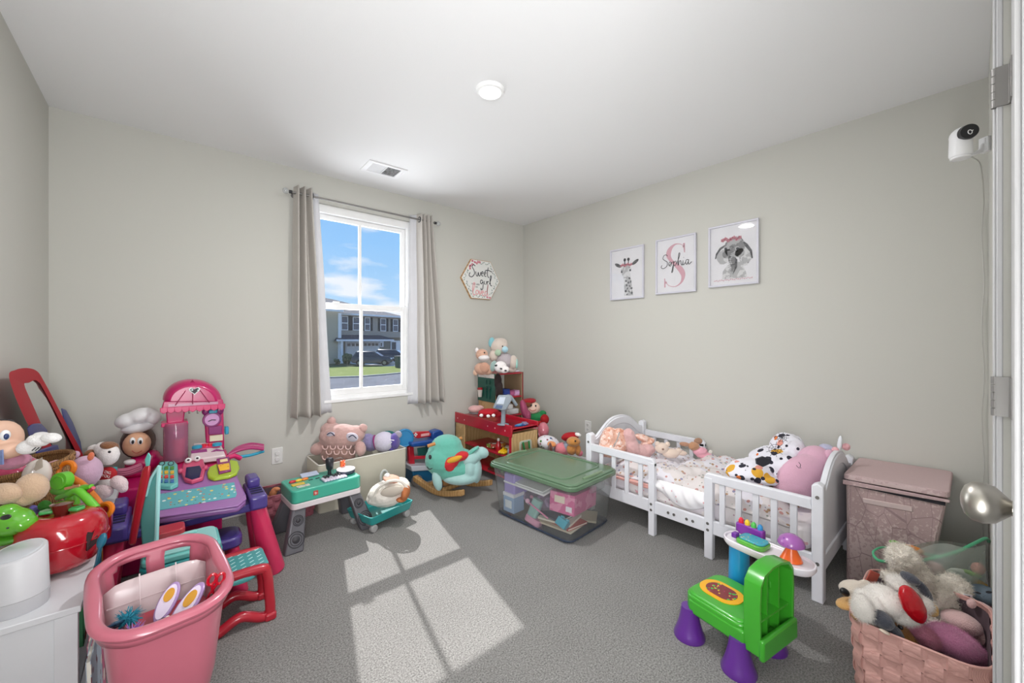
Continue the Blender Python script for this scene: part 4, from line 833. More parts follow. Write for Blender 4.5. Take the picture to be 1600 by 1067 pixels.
blob(L, s, [(54, 741, 2.2, 1.4, -.065, .002)], 'eye', BLACK, o, 0)
o, L, s = facing('baby_doll', 'smooth faced doll with blue eye and white mitten at the left edge', 'doll', 1.27, 10, 760)
skin = M('d9b19a', .55)
blob(L, s, [(0, 688, 22, 32, 0, .06), (14, 704, 20, 14, -.01, .05)], 'head', skin, o, 0, .005)
blob(L, s, [(-6, 668, 16, 14, .03, .05)], 'hair', fabric('2a2526'), o, .006)
blob(L, s, [(8, 680, 6, 8, -.065, .012)], 'eye', painted('e8e8ea'), o, 0); blob(L, s, [(10, 682, 3, 4.5, -.078, .006)], 'iris', M('2b3a66', .2), o, 0)
blob(L, s, [(45, 698, 14, 12, 0, .03), (60, 688, 18, 9, 0, .025, 20), (80, 684, 17, 8, .0, .02, 8), (66, 680, 14, 5, .02, .02, 12)], 'mitten', plushm('e8e6e6'), o, .002)
b = B(); [b.tube([L(50+5*i, 704, -.055), L(56+5*i, 699, -.052)], .0015, 5) for i in range(3)]; b.out('mitten_stitch', ink, o)
blob(L, s, [(20, 720, 26, 14, .01, .04)], 'dress', fabric('b27a90'), o, .004)
b = B(); b.prism([L(24, 716).xz, L(30, 698).xz, L(43, 694).xz, L(44, 716).xz], -.06, -.064, 'y'); b.out('ribbon', clear('8fa6d8', .1, .55, .5), o)
# wicker basket
wk = M('8a6038', .8, bump=('w', 60, .6), pat=(('5d3d22', 40, .6, 'w'), ('b08452', 90, .6, 'w')), K=1)
o = thing('wicker_basket', 'brown wicker basket full of plush toys on the shelf unit', 'basket', (-.352, 2.30, TZ), 0, None, (0, R(-8), 0)); o.scale = (.78, .85, 1)
b = B(); b.loft([[(x, y, z+.05*max(0, z-.1)*(x*8)) for x, y in oval(a_, a_*1.35, 40)] for a_, z in ((.10, 0), (.12, .1), (.13, .2), (.135, .25))], (1, 0)); b.out('body', wk, o, solid=.006)
for k in range(6):
    b = B(); b.torus((0, 0, .03+.042*k), .108+.006*k, .006, n=44, k=6, sc=(1, 1.35)); b.out('weave_band', wk, o)
b = B(); b.torus((0, 0, .255), .137, .011, n=44, sc=(1, 1.35)); b.out('rim', wk, o)
wh = plushm('e9e3e2'); dbr = plushm('7d5030'); red = M('a3141e', .8, bump=('n', 400, .3))
o, L, s = plush('stuffed_dog', 'white and brown dog in a red lettered shirt sitting at the shelf end', 1.78, 165, 775, [
    ('head', wh, [(170, 710, 18, 17, -.0), (160, 702, 14, 12), (148, 702, 12, 8)]), ('ear', dbr, [(170, 696, 13, 6, .0, .03, 20), (178, 701, 6, 10, .01, .02)]), ('cheek_patch', dbr, [(143, 708, 9, 7, -.015, .03)]),
    ('shirt', red, [(167, 741, 17, 12)], .001), ('body', wh, [(168, 752, 16, 12)]), ('leg', plushm('e3cdd0'), [(160, 768, 18, 12, -.02), (154, 775, 12, 8, -.02)]), ('leg', plushm('e3cdd0'), [(186, 754, 16, 10, .0, None, 35), (192, 762, 9, 8)]),
    ('eye', BLACK, [(171, 706, 2.6, 2, -.042, .004)], 0)], fuzz=.003)
text_part('I DIG\nYOU', .017, painted('e9e2e2'), o, L(166, 741, -.048), (R(90), R(12), 0), name='shirt_lettering')
lil = M('c4a0b8', .85, bump=('n', 260, .4), sheen=.3)
plush('stuffed_pig', 'round lilac pig plush with an orange ear tip', 1.62, 135, 790, [('body', lil, [(132, 738, 24, 27, 0, .06)]), ('ear', lil, [(117, 711, 7, 7, 0, .015, 30)]), ('ear', plushm('d9724f'), [(142, 713, 4, 7, -.02, .012, 10)])], fuzz=.001)
plush('stuffed_rabbit', 'pale pink plush ear poking over the wicker basket', 1.50, 85, 760, [('ear', plushm('c99aa0'), [(84, 724, 14, 5, -.0, .02, -18)]), ('head', plushm('c99aa0'), [(72, 745, 16, 14, .03)])])
og = plastic('e07a14', .3, K=1)
o, L, s = facing('toy_wrench', 'orange plastic ring ended toy lying across the basket', 'toy', 1.48, 125, 800)
b = B(); b.tube(spline([L(108, 745, 0), L(128, 757, -.01), L(148, 778, -.03), L(158, 793, -.04)], 6), .012, 12); b.out('handle', og, o)
for x, y, r_ in ((103, 734, .026), (164, 797, .022)):
    b = B(); b.torus(L(x, y, -.01 if x < 120 else -.045), r_, .009, (R(70), R(15), 0)); b.out('ring', og, o)
lime = plastic('62b82c', .3, K=1.0)
o, L, s = facing('toy_helicopter', 'lime green plastic toy with round disc and flat arms', 'toy', 1.36, 105, 815)
b = B(); c = L(97, 752, 0); b.cyl(c+Vector((0, .012, 0)), c+Vector((0, -.012, .004)), .030, .028, 30); b.torus(c+Vector((0, -.012, .004)), .017, .002, (R(90), 0, 0)); b.out('disc', lime, o, bevel=.003)
b = B(); b.tube(spline([L(88, 765, .01), L(105, 768, -.005), L(125, 764, -.02), L(143, 760, -.03)], 5), [.016]*8+[.012]*5+[.008]*3, 10); b.out('body', lime, o)
b = B(); b.tube(spline([L(90, 778, -.03), L(108, 772, -.04), L(124, 768, -.045), L(150, 794, -.05)], 6), [.008]*6+[.011]*6+[.012]*7, 10); b.out('arm', lime, o)
b = B(); b.cyl(L(112, 768, -.02), L(113, 795, -.02), .017, .02, 20); b.out('stem', lime, o)
b = B(); b.box(L(113, 761, -.028), (.05, .004, .008), rot=(0, R(-12), 0)); b.out('sticker', M('c98a6a', .4), o)
b = B(); b.tube([L(133, 772, -.03), L(146, 762, -.035)], .006); b.out('lever', plastic('b8234a'), o)
# red pot behind the apple
o, L, s = facing('toy_pot', 'round red toy pot filled with small play pieces behind the apple', 'toy', 1.42, 125, 870)
b = B(); c = L(122, 856, .0); b.lathe([(.065, 0), (.085, .02), (.09, .1), (.094, .115), (.09, .118), (.08, .1), (.07, .03), (.001, .028)], c, 36, cap=(1, 0)); b.out('pot', plastic('b3101f', .15, .8, K=1), o)
for i, (x, y, c_, r_) in enumerate(((112, 803, 'd8352a', .02), (128, 812, 'e6b52a', .018), (146, 818, '4f7f9a', .02), (136, 806, '5fae2a', .014), (100, 812, '2f8f6a', .016), (118, 800, '7a3a2a', .018))):
    b = B(); b.box(L(x, y+8, -.02+.015*(i % 3)), (r_*2, r_*1.6, r_*1.5), rot=(i, i*.7, i*1.3)); b.out('play_piece', plastic(c_), o, bevel=.005)
o, L, s = facing('toy_figure', 'tiny black and lime toy figure on the shelf edge behind the pot', 'toy', 1.42, 158, 815)
b = B(); b.ell(L(155, 799), (.010, .01, .013)).ell(L(152, 791), .007); b.out('head', BLACK, o); b = B(); b.ell(L(160, 808), (.009, .009, .016)); b.out('body', plastic('9dcc3a'), o)
o, L, s = facing('toy_brush', 'teal plastic toy hairbrush hooked over the shelf edge', 'toy', 1.25, 160, 875)
b = B(); b.ell(L(159, 845), (.013, .008, .026), (0, R(20), 0)); b.tube([L(157, 855), L(150, 885, .02)], .005); b.out('brush', plastic('1f6f8a', .35, K=1), o)
for i, (x, y, c, r_) in enumerate(((50, 800, '6a62a8', 15), (75, 812, 'b4a8c8', 12), (60, 822, '8a8f95', 14), (88, 800, '8a3a30', 12), (70, 790, '3a8a2c', 12), (96, 790, '6a5a52', 12))):
    plush('toy_bundle', ['dark lilac', 'pale lilac', 'grey', 'brick red', 'dark green', 'dull brown'][i]+' soft toy wedged between the bear paws and the apple', 1.36, x, y+20, [('body', M(c, .6), [(x, y, r_, r_*.7)])], fuzz=.006)

# ---------------- red mirror easel in the corner
o, L, s = facing('toy_mirror', 'tall red framed play mirror with blue sides leaning in the left corner', 'toy mirror', 1.85, 85, 700)
rp = M('b01024', .6, K=1.0); bp = plastic('21317f', .4, K=1.0)
def lean(x, y, t=0):
    return L(x, y, (x-85)*.0058+t)
def bowed(pts, t=0): return [lean(p.x, p.y, t) for p in spline([(x, y, 0) for x, y in pts], 5, True)]
po_ = [(14, 588), (24, 578), (42, 575), (58, 580), (70, 598), (100, 655), (134, 722), (120, 745), (88, 740), (58, 690), (30, 635)]
pi_ = [(38, 601), (45, 598), (54, 594), (60, 597), (66, 605), (92, 655), (122, 715), (114, 730), (98, 725), (75, 685), (50, 630)]
b = B(); b.loft([bowed(po_, -.018), bowed(pi_, -.018), bowed(pi_, .018), bowed(po_, .018), bowed(po_, -.018)], (0, 0)); b.out('frame', rp, o, bevel=.005)
b = B(); b.loft([bowed(pi_, .0), bowed(pi_, .01)]); b.out('mirror_face', M('c9cac8', .08, metal=.85), o)
def lug(nm, pts, t0, t1): 
    b = B(); b.loft([[lean(x, y, t0) for x, y in pts], [lean(x, y, t1) for x, y in pts]]); b.out(nm, bp, o, bevel=.006)
lug('side_pocket', ((95, 637), (103, 640), (114, 660), (126, 690), (130, 715), (116, 700), (100, 660)), .02, .06)
lug('clip', ((42, 668), (50, 662), (64, 661), (74, 672), (74, 680), (46, 684)), -.05, .02)
lug('tray', ((54, 706), (70, 700), (90, 694), (93, 705), (60, 712)), -.05, .02)

# ---------------- chef doll standing against the back wall
o, L, s = facing_wall('chef_doll', 'large doll in a white chef hat and pink dress by the back wall', 'doll', 3.04, 215, 740)
blob(L, s, [(200, 657, 20, 12, 0, .06, -14), (220, 650, 24, 13, 0, .07, -14), (238, 652, 14, 12, 0, .06)], 'chef_hat', painted('dfdfe1'), o, 0, .006)
blob(L, s, [(216, 667, 26, 10, 0, .07, -8)], 'hat_band', painted('dadadd'), o, 0)
blob(L, s, [(216, 690, 27, 26, .02, .07)], 'hair', plastic('4a3026', .5), o, 0)
blob(L, s, [(214, 694, 21, 19, -.05, .05)], 'face', M('d3a384', .45), o, 0)
for x in (207, 219):
    blob(L, s, [(x, 689, 4.2, 5.5, -.096, .01)], 'eye', painted('ebebeb'), o, 0); blob(L, s, [(x+.5, 690.5, 2, 3, -.106, .005)], 'pupil', BLACK, o, 0)
b = B(); b.tube(spline([L(206, 704, -.098), L(213, 708, -.1), L(222, 704, -.098)], 5), .0018, 6); b.out('mouth', plastic('a0362f'), o)
blob(L, s, [(226, 722, 28, 14, -.02, .06), (238, 712, 12, 10, -.02, .05), (214, 735, 26, 12, -.01, .06)], 'dress', plastic('c01462', .35, K=1), o, 0, .006)
blob(L, s, [(203, 722, 9, 5, -.06, .02, 10)], 'cuff', painted('e2dfe0'), o, 0)
# ================================================================ pink play kitchen against the back wall
mg = plastic('bf1463', .32, K=1.0); mg2 = plastic('d42a6c', .32, K=1.0); lpk = plastic('c98aa6', .35, K=1.0); ppl = plastic('8a2470', .35, K=1.0); sky = plastic('2f9fc0', .35, K=1.0); dkp = plastic('4a3a86', .35, K=1.0)
lilp = plastic('9a6aa8', .35, K=1.05); pinkleg = plastic('cf2f5c', .3, K=1.0); aqua = plastic('6fc4bf', .35, K=1.0); lime2 = plastic('a5bf2c', .35, K=1.0)
o, L, s = facing_wall('play_kitchen', 'magenta play kitchen with domed canopy and cooktop against the back wall', 'play kitchen', 2.95, 300, 740)
def P2(pts, dd=0): return [(L(x, y, dd).x, L(x, y, dd).z) for x, y in pts]
b = B(); n = 22; rings = []
for j in range(9):
    t = j/8*PI/2; cx, base = L(300, 626).x, L(300, 626).z; rx, rz_ = abs(L(346, 626).x-L(300, 626).x), L(300, 593).z-base
    rings.append([(cx+rx*math.cos(PI*i/n)*(math.cos(t)*.25+.75 if j < 8 else .7), -.10+.10*math.sin(t)*0+ .13*(1-math.cos(t))*0 - .0 + .0, 0) for i in range(n+1)])
prof = [(300+46*math.cos(R(a))*(1 if a not in (0, 180) else 1), 625-32*math.sin(R(a))) for a in range(0, 181, 9)]
b = B(); q = P2(prof)
b.loft([[(x, .06, z) for x, z in q], [(x, -.02, z) for x, z in q], [(x*.93+q[10][0]*.07, -.055, z*.93+q[0][1]*.07) for x, z in q], [(x*.78+q[10][0]*.22, -.075, z*.78+q[0][1]*.22) for x, z in q]]); b.out('canopy_dome', mg, o, bevel=.006)
b = B()
for k in (-1, 0, 1): b.tube([((q[10][0]+k*.075*t), -.05-.028*math.sin(min(1, t*1.6)*PI/2), q[10][1]+(q[0][1]-q[10][1])*t) for t in (0, .15, .3, .5, .7, .85, 1)], .0025, 6)
b.out('dome_seam', plastic('a00f50', .35, K=1), o)
c = L(303, 608, 0); b = B(); ht = [(.0, -.024), (.022, -.002), (.026, .010), (.018, .018), (.006, .014), (0, .008), (-.006, .014), (-.018, .018), (-.026, .010), (-.022, -.002)]
b.prism([(c.x+x, c.z+z) for x, z in ht], -.077, -.080, 'y'); hs_ = b.out('heart_sticker', painted('dfe2e2'), o); b = B(); b.prism([(c.x+x*.75, c.z+z*.75) for x, z in ht], -.080, -.0815, 'y'); b.out('heart_picture', M('3a3038', .5, pat=(('c9dcd8', 50, .25, 'v'), ('c2506a', 40, .2, 'v'))), hs_)
b = B(); b.prism(P2([(256, 625), (346, 622), (349, 634), (252, 638)]), -.07, .03, 'y'); b.out('canopy_rail', mg, o, bevel=.004)
b = B(); b.prism(P2([(263, 629), (339, 625), (339, 629), (263, 633)]), -.073, -.069, 'y'); b.out('rail_slot', lpk, o)
b = B()
for i in range(9):
    x = 256+11*i; y = 639-.7*i; b.prism(P2([(x-6, y-4), (x+6, y-5), (x+5.5, y+2), (x, y+5), (x-5.5, y+2.5)]), -.075, -.06, 'y')
b.out('scalloped_valance', mg2, o, bevel=.002); o.children[-1]['kind'] = 'stuff'
b = B(); b.prism(P2([(259, 640), (289, 638), (286, 662), (261, 664)]), -.05, .03, 'y'); b.out('left_column', mg, o, bevel=.006)
b = B(); b.prism(P2([(252, 659), (293, 655), (293, 661), (252, 665)]), -.07, .03, 'y'); b.out('ledge', mg2, o, bevel=.004)
b = B(); b.prism(P2([(318, 637), (348, 634), (350, 700), (322, 700)]), -.03, .03, 'y'); b.out('right_column', mg, o, bevel=.006)
b = B(); b.prism(P2([(257, 664), (291, 660), (291, 722), (258, 724)]), -.005, .02, 'y'); b.out('back_board', plastic('c06a98', .4, K=1), o, bevel=.003)
b = B(); c = L(275, 720, -.05); b.lathe([(.052, 0), (.054, .01), (.054, .2), (.05, .215)], c, 28); b.out('blender_shell', clear('e0a0c0', .1, .32, .9), o)
b = B(); b.lathe([(.04, 0), (.04, .02), (.032, .034), (.001, .036)], L(275, 683, -.05), 24); bl = b.out('blender_lid', ppl, o)
b = B(); cc = L(274, 676, -.093); b.prism([(cc.x+x*.45, cc.z+z*.45) for x, z in ht], cc.y, cc.y-.003, 'y'); b.out('heart_badge', painted('ecdfe6'), bl)
b = B(); b.lathe([(.024, 0), (.03, .03), (.026, .05), (.034, .10), (.034, .105)], L(279, 714, -.06), 24); b.out('blender_cup', mg2, o)
# clock with round lobes
c = L(331, 655, -.035); b = B(); b.cyl(c, c+Vector((0, -.012, 0)), .045, n=32); ck = b.out('clock', ppl, o, bevel=.003)
b = B(); b.cyl(c+Vector((0, -.012, 0)), c+Vector((0, -.015, 0)), .034, n=32); b.out('dial', plastic('c58fc0', .4), ck)
b = B(); b.tube([c+Vector((-.018, -.017, -.008)), c+Vector((0, -.017, 0)), c+Vector((.018, -.017, -.004))], .0025); b.out('clock_hand', DARK, ck)
b = B(); b.ell(L(343, 641, -.035), (.022, .012, .026)); b.ell(L(322, 643, -.035), (.02, .012, .022)); b.out('clock_bow', ppl, ck)
b = B(); b.box(L(333, 643, -.05), (.04, .008, .02)); b.out('bow', sky, ck, bevel=.004)
b = B(); b.prism(P2([(325, 665), (346, 663), (346, 676), (325, 677)]), -.045, -.03, 'y'); b.out('oven_window', ppl, o, bevel=.003)
b = B(); b.prism(P2([(327, 679), (347, 677), (347, 686), (327, 688)]), -.037, -.029, 'y'); b.out('sticker', M('d9cfb4', .5, pat=(('4a4040', 40, .25, 'v'),)), o, smooth=False)
b = B(); b.box(L(354, 672, -.01), (.02, .04, .045)); b.out('side_knob', sky, o, bevel=.005)
for x in (295, 308):
    b = B(); c = L(x, 641, -.03); b.tube([c, c+Vector((0, -.004, -.018)), c+Vector((.006, -.008, -.014))], .0022, 6); b.out('hook', METAL, o)
# counter and cooktop
def quad(nm, pts, h, mat, par, bev=.004):
    p = [L(x, y, d) for x, y, d in pts]; b = B(); b.loft([[q_-Vector((0, 0, h)) for q_ in p], p]); return b.out(nm, mat, par, bevel=bev)
quad('counter', [(256, 722, -.02), (252, 742, -.2), (364, 724, -.2), (353, 700, -.0)], .07, mg2, o, .01)
ct = quad('cooktop', [(302, 692, -.02), (296, 718, -.17), (353, 711, -.17), (344, 690, -.02)], .03, plastic('dcc9cc', .35, K=1), o, .006)
b = B(); b.tube([L(303, 700, -.075), L(343, 696, -.075)], .012, 10); b.out('burner_strip', mg2, ct)
for x, y in ((308, 700), (339, 696)):
    b = B(); c = L(x, y, -.078); b.lathe([(.024, 0), (.024, .012), (.018, .016)], c, 24); b.out('burner', sky, ct)
for x, y in ((319, 698), (328, 697)):
    b = B(); c = L(x, y, -.078); b.lathe([(.012, 0), (.012, .016)], c, 16); b.out('knob', plastic('d4203a'), ct)
b = B(); b.prism(P2([(298, 704), (323, 701), (324, 707), (300, 710)], -.11), -.118, -.108, 'y'); b.out('utensil', ppl, ct, bevel=.002)
b = B(); b.tube([L(326, 709, -.12), L(338, 703, -.12), L(350, 705, -.12)], .006, 8); b.out('utensil', ppl, ct)
# fan shaped side trays
b = B()
for k in range(5):
    b.tube(spline([L(357, 711, -.12), L(372, 704-1.2*k, -.12+.02*k), L(392, 700-1.6*k, -.12+.03*k), L(412, 702-1.5*k, -.12+.03*k)], 5), .009, 8)
b.out('folding_tray', plastic('b03672', .35, K=1), o); b = B(); b.tube(spline([L(372, 714, -.13), L(392, 711, -.12), L(412, 705, -.1)], 6), .009, 8); b.out('tray_edge', sky, o)
b = B(); b.tube([L(352, 716, -.15), L(366, 712, -.14), L(376, 716, -.13)], .014, 8); b.out('tray_arm', mg2, o)
b = B()
for k in range(3): b.tube(spline([L(180, 736+3*k, -.15), L(200, 734+3*k, -.15), L(222, 726+3*k, -.15)], 5), .012, 8)
b.out('folding_tray', plastic('b35878', .4, K=1), o); b = B(); b.box(L(177, 735, -.15), (.03, .03, .03)); b.out('tray_tip', plastic('35a0aa'), o, bevel=.006)
pb = L(300, 740); zf = -o.location.z
b = B(); b.bx(L(186, 760, -.1).x, L(345, 760, -.1).x, -.18, .08, zf, L(300, 742, -.15).z-.01); b.out('base_cabinet', mg, o, bevel=.01)

# ================================================================ lilac learning desk
DX, DY = .10, 2.31
o = thing('learning_desk', 'lilac learning desk with picture mat and purple ends on pink legs', 'toy desk', (DX, DY, 0))
SL = .19
def hit(px, py, h=0):
    """point of the sloping desk face under a pixel, in desk coordinates"""
    r = ray(px, py, 1); r.z -= CH; c = .42-SL*DY+h; t = (c-CH)/(r.z-SL*r.y); p = Vector((0, 0, CH))+r*t; return p-Vector((DX, DY, 0))
def decal(nm, pts, h0, h1, mat, par, bev=.002, tp=1.0):
    p = [hit(x, y) for x, y in pts]; c = sum(p, Vector())/len(p); up = Vector((0, -SL, 1)).normalized()
    b = B(); b.loft([[q_+up*h0 for q_ in p], [c+(q_-c)*tp+up*h1 for q_ in p]]); return b.out(nm, mat, par, bevel=bev)
decal('desk_tray', [(218, 815), (372, 792), (384, 782), (384, 770), (372, 745), (366, 722), (236, 744), (214, 790)], -.03, .0, lilp, o, .01)
decal('desk_lip', [(218, 815), (372, 792), (385, 781), (384, 774), (370, 785), (218, 808)], .0, .008, lilp, o, .003)
decal('picture_mat', [(236, 800), (368, 777), (370, 772), (366, 754), (240, 774)], .0, .003, M('5fb0b8', .4, pat=(('e6d36a', 30, .2, 'v'), ('c9785a', 38, .19, 'v'), ('dfe8e4', 26, .2, 'v'), ('4a6a3a', 45, .15, 'v')), K=1), o, .001)
fp = decal('frog_phone', [(248, 727), (272, 724), (278, 730), (279, 762), (268, 767), (245, 766)], .002, .022, aqua, o, .005, .94)
for i, (x, y) in enumerate([(x, y) for y in (738, 745, 752, 759) for x in (251, 260, 269)]):
    decal('button', [(x-3, y+2.6), (x+3, y+1.8), (x+3, y-2.4), (x-3, y-1.6)], .022, .028, plastic(('4f8f3a', 'e0b53a', 'd4453a', '2f6fa8')[i//3]), fp, .001)
for x in (253, 267):
    b = B(); b.torus(hit(x, 732)+Vector((0, -.01, .03)), .011, .0022, (R(60), 0, 0), 18, 6); b.out('glasses', DARK, fp)
cs = decal('crab_speaker', [(286, 727), (318, 721), (322, 735), (318, 752), (300, 758), (288, 755), (282, 742)], .002, .022, plastic('cf4f74', .35, K=1), o, .006, .95)
decal('screen', [(291, 737), (312, 734), (315, 740), (312, 752), (300, 756), (289, 752)], .022, .025, M('141a4a', .15, K=1), cs, .002)
for x, y in ((294, 729), (308, 726)):
    b = B(); c = hit(x, y)+Vector((0, -.01, .035)); b.ell(c, .015); ey = b.out('eye', painted('e6e6e6'), cs); b = B(); b.ell(c+Vector((.0, -.011, .005)), .006); b.out('pupil', BLACK, ey)
for x, y in ((282, 742), (321, 737)):
    b = B(); b.ell(hit(x, y)+Vector((0, 0, .02)), (.012, .014, .014)); b.out('claw', plastic('cf4f74', .35, K=1), cs)
pl = decal('music_player', [(323, 742), (326, 734), (336, 729), (362, 722), (372, 724), (375, 734), (370, 744), (358, 749), (334, 753), (325, 750)], .002, .018, lime2, o, .005, .95)
decal('player_case', [(338, 724), (358, 720), (361, 742), (342, 747)], .018, .028, ppl, pl, .003); decal('player_screen', [(340, 734), (358, 731), (359, 741), (343, 744)], .028, .030, M('e6b52c', .4, pat=(('c24a2a', 50, .2, 'v'), ('3a6ab0', 60, .15, 'v'))), pl, .001)
decal('player_button', [(343, 726), (355, 724), (356, 728), (344, 730)], .028, .031, plastic('e9d6a0'), pl, .001)
for x, sx in ((.20, 1), (-.30, -1)):
    b = B(); b.bx(x, x+.075, -.03, .24, .355, .425); b.bx(x+.01, x+.065, .12, .24, .42, .47); ec = b.out('end_cap', dkp, o, bevel=.014, seg=3)
    for k in range(3): B().bx(x+.012, x+.063, .02+.035*k, .035+.035*k, .423, .428).out('slot', M('1c1838', .7), ec)
    b = B(); b.cyl((x+.035, .02, .37), (x+.075*sx+.035, .05, 0), .034, .056, 28); b.out('leg', pinkleg, o, bevel=.008)
    b = B(); b.cyl((x+.035, .20, .37), (x+.06*sx+.035, .23, 0), .034, .054, 28); b.out('leg', pinkleg, o, bevel=.008)
b = B(); b.bx(-.28, .25, .0, .22, .345, .385); b.out('under_frame', dkp, o, bevel=.01)

o = thing('toy_stool', 'small purple stool on pink cone legs tucked under the learning desk', 'stool', (.175, 2.33, 0))
b = B(); b.slab(.19, .17, .05, .215, .265, n=6); b.out('seat', dkp, o, bevel=.01); b = B(); b.slab(.15, .13, .04, .265, .268, n=6); b.out('seat_pad', plastic('2f2568', .4), o)
for x in (-.06, .06):
    for y in (-.055, .055): B().cyl((x*.9, y*.9, .225), (x*1.35, y*1.35, 0), .024, .036, 20).out('leg', pinkleg, o, bevel=.005)

# ================================================================ aqua and red desk with raised lid, and its seat
redp = plastic('b52233', .3, K=1.0)
o = thing('flip_desk', 'aqua topped red toy desk with its lid raised, behind the pink cart', 'toy desk', (.045, 2.08, 0))
b = B(); b.slab(.24, .2, .03, .345, .372, n=6); b.out('desk_top', aqua, o, bevel=.008)
b = B(); b.slab(.22, .18, .03, .372, .380, n=6); b.slab(.1, .02, .008, .38, .388, c=(0, .06)); b.out('writing_pad', plastic('8fcfca', .25), o, bevel=.002)
b = B(); b.slab(.25, .21, .035, .30, .345, n=6); b.out('drawer_tray', plastic('1f8f92', .35, K=1), o, bevel=.006)
b = B(); b.slab(.12, .09, .02, .38, .41, c=(-.05, .10), n=5); b.out('pencil_box', redp, o, bevel=.006)
for x in (-.1, .1):
    for y in (-.08, .08): B().box((x, y, .15), (.03, .03, .30)).out('leg', redp, o, bevel=.008)
b = B(); b.bx(-.11, .11, -.085, -.075, .1, .2); b.out('front_panel', redp, o, bevel=.004)
q = o.location
def FL(x, y, D): return ray(x, y, D)-q
b = B(); p = [(200, 852), (212, 852), (222, 800), (234, 745), (236, 728), (230, 722), (222, 735), (212, 780)]
b.loft([[FL(x, y, 1.50) for x, y in p], [FL(x, y, 1.56) for x, y in p]]); b.out('lid_outer', redp, o, bevel=.01)
b = B(); p = [(226, 718), (232, 706), (236, 712), (234, 728), (228, 730)]; b.loft([[FL(x, y, 1.50) for x, y in p], [FL(x, y, 1.54) for x, y in p]]); b.out('lid_catch', aqua, o, bevel=.004)
b = B(); p = [(222, 852), (218, 800), (226, 775), (236, 750), (249, 728), (248, 790), (244, 850)]
b.loft([[FL(x, y, 1.52) for x, y in p], [FL(x, y, 1.55) for x, y in p]]); b.out('lid_inner', M('5fa8a4', .35, K=1, coat=.3), o, bevel=.005)
b = B(); b.tube([FL(x, y, 1.515) for x, y in ((249, 728), (247, 760), (246, 800), (244, 850))], .007, 8); b.tube(spline([FL(x, y, 1.515) for x, y in ((249, 728), (236, 748), (228, 775))], 6), .005, 8); b.out('lid_edge', plastic('9fd6d6', .3), o)

o = thing('toddler_chair', 'red framed toy seat with aqua dashed cushion, on the carpet', 'toy chair', (.225, 2.06, 0))
st_ = M('4f9fa0', .4, pat=(), K=1)
b = B(); b.slab(.21, .19, .03, .205, .235, n=6); se = b.out('seat', st_, o, bevel=.008)
for i in range(6):
    for j in range(5): B().box((-.08+.032*i, -.065+.033*j, .2355), (.02, .004, .001), rot=(0, 0, R(35))).out('dash_mark', painted('b9dcdc'), se, smooth=False)
for y in (-.095, .085):
    b = B(); x0, x1 = -.105, .105
    path = spline([(x0, y, .03), (x0+.004, y, .12), (x0+.012, y, .2), (-.07, y, .222), (.07, y, .222), (x1-.012, y, .2), (x1-.004, y, .12), (x1, y, .03), (x1-.03, y, .018), (.0, y, .05), (x0+.03, y, .018)], 5, True)
    b.tube(path, .02, 10, True); fr = b.out('side_frame', redp, o)
    for x in (x0, x1): B().slab(.045, .05, .012, 0, .03, c=(x, y)).out('foot', redp, fr, bevel=.006)
    b = B(); b.ell((0, y-.014, .205), (.05, .006, .012)); b.out('oval_badge', st_, fr)

# ================================================================ pink shopping cart in the foreground
pc = M('bd6678', .3, coat=.5, K=1.0)
o = thing('toy_shopping_cart', 'pink plastic toy shopping cart in the left foreground', 'toy cart', (-.012, 1.49, 0), R(7))
cx = lambda k: 0
def rr_(w, h, r, z0, z1, cy=0, n=7):
    return [(x, y+cy, z0+(z1-z0)*((y+h/2)/h)) for x, y in rrect(w, h, r, n)]
rings = [rr_(.17, .22, .05, .17, .17, .0), rr_(.205, .27, .055, .27, .30, .0), rr_(.235, .325, .06, .44, .51, .005), rr_(.245, .335, .065, .482, .54, .005)]
# side wall with two hand holes at the far end
b = B(); outer_rows = []
N = 96
def resample(r, n=N):
    per = [0]; 
    for i in range(len(r)): per.append(per[-1]+(Vector(r[(i+1) % len(r)])-Vector(r[i])).length)
    out_ = []; tot = per[-1]
    for k in range(n):
        t = tot*k/n; i = max(j for j in range(len(r)) if per[j] <= t); f_ = (t-per[i])/max(1e-9, per[i+1]-per[i]); out_.append(Vector(r[i]).lerp(Vector(r[(i+1) % len(r)]), f_))
    return out_
RR = [resample(r) for r in rings]; fine = []
for a_, c_ in zip(RR, RR[1:]):
    for t in range(4): fine.append([p.lerp(q_, t/4) for p, q_ in zip(a_, c_)])
fine.append(RR[-1])
V = [[b.v(p) for p in r] for r in fine]
for j in range(len(V)-1):
    for i in range(N):
        m = (fine[j][i]+fine[j+1][(i+1) % N])/2
        if m.y > .09 and 6 <= j <= 9 and (-.085 < m.x < -.018 or .022 < m.x < .085): continue
        b.f([V[j][i], V[j][(i+1) % N], V[j+1][(i+1) % N], V[j+1][i]])
b.f(list(reversed(V[0]))); b.out('basket', pc, o, solid=.006)
b = B(); rim = [tuple(p+Vector((0, 0, 0))) for p in resample(rr_(.268, .36, .095, .482, .545, .005), 72)]
P_ = [Vector(p) for p in rim]; rg = []
for k in range(13):
    a = 2*PI*k/12; rg.append([p+Vector((p.x, p.y-.005, 0)).normalized()*(.017*math.cos(a))+Vector((0, 0, .013*math.sin(a))) for p in P_])
b.loft(rg, (0, 0)); b.out('rim', pc, o)
b = B(); rim2 = [Vector(p) for p in resample(rr_(.27, .362, .095, .460, .525, .005), 72)]; b.loft([[p+Vector((0, 0, .018)) for p in rim2], [Vector((p.x*.99, p.y*.99, p.z-.006)) for p in rim2]], (0, 0)); b.out('rim_skirt', pc, o, solid=.005)
b = B(); b.grid(lambda u, v: (-.113+.226*u, .045+.04*v, .36+.148*v-.02*(2*abs(u-.5))**6*v), 10, 6); dv = b.out('divider_panel', plastic('c9b6b8', .4, K=1), o, solid=.004)
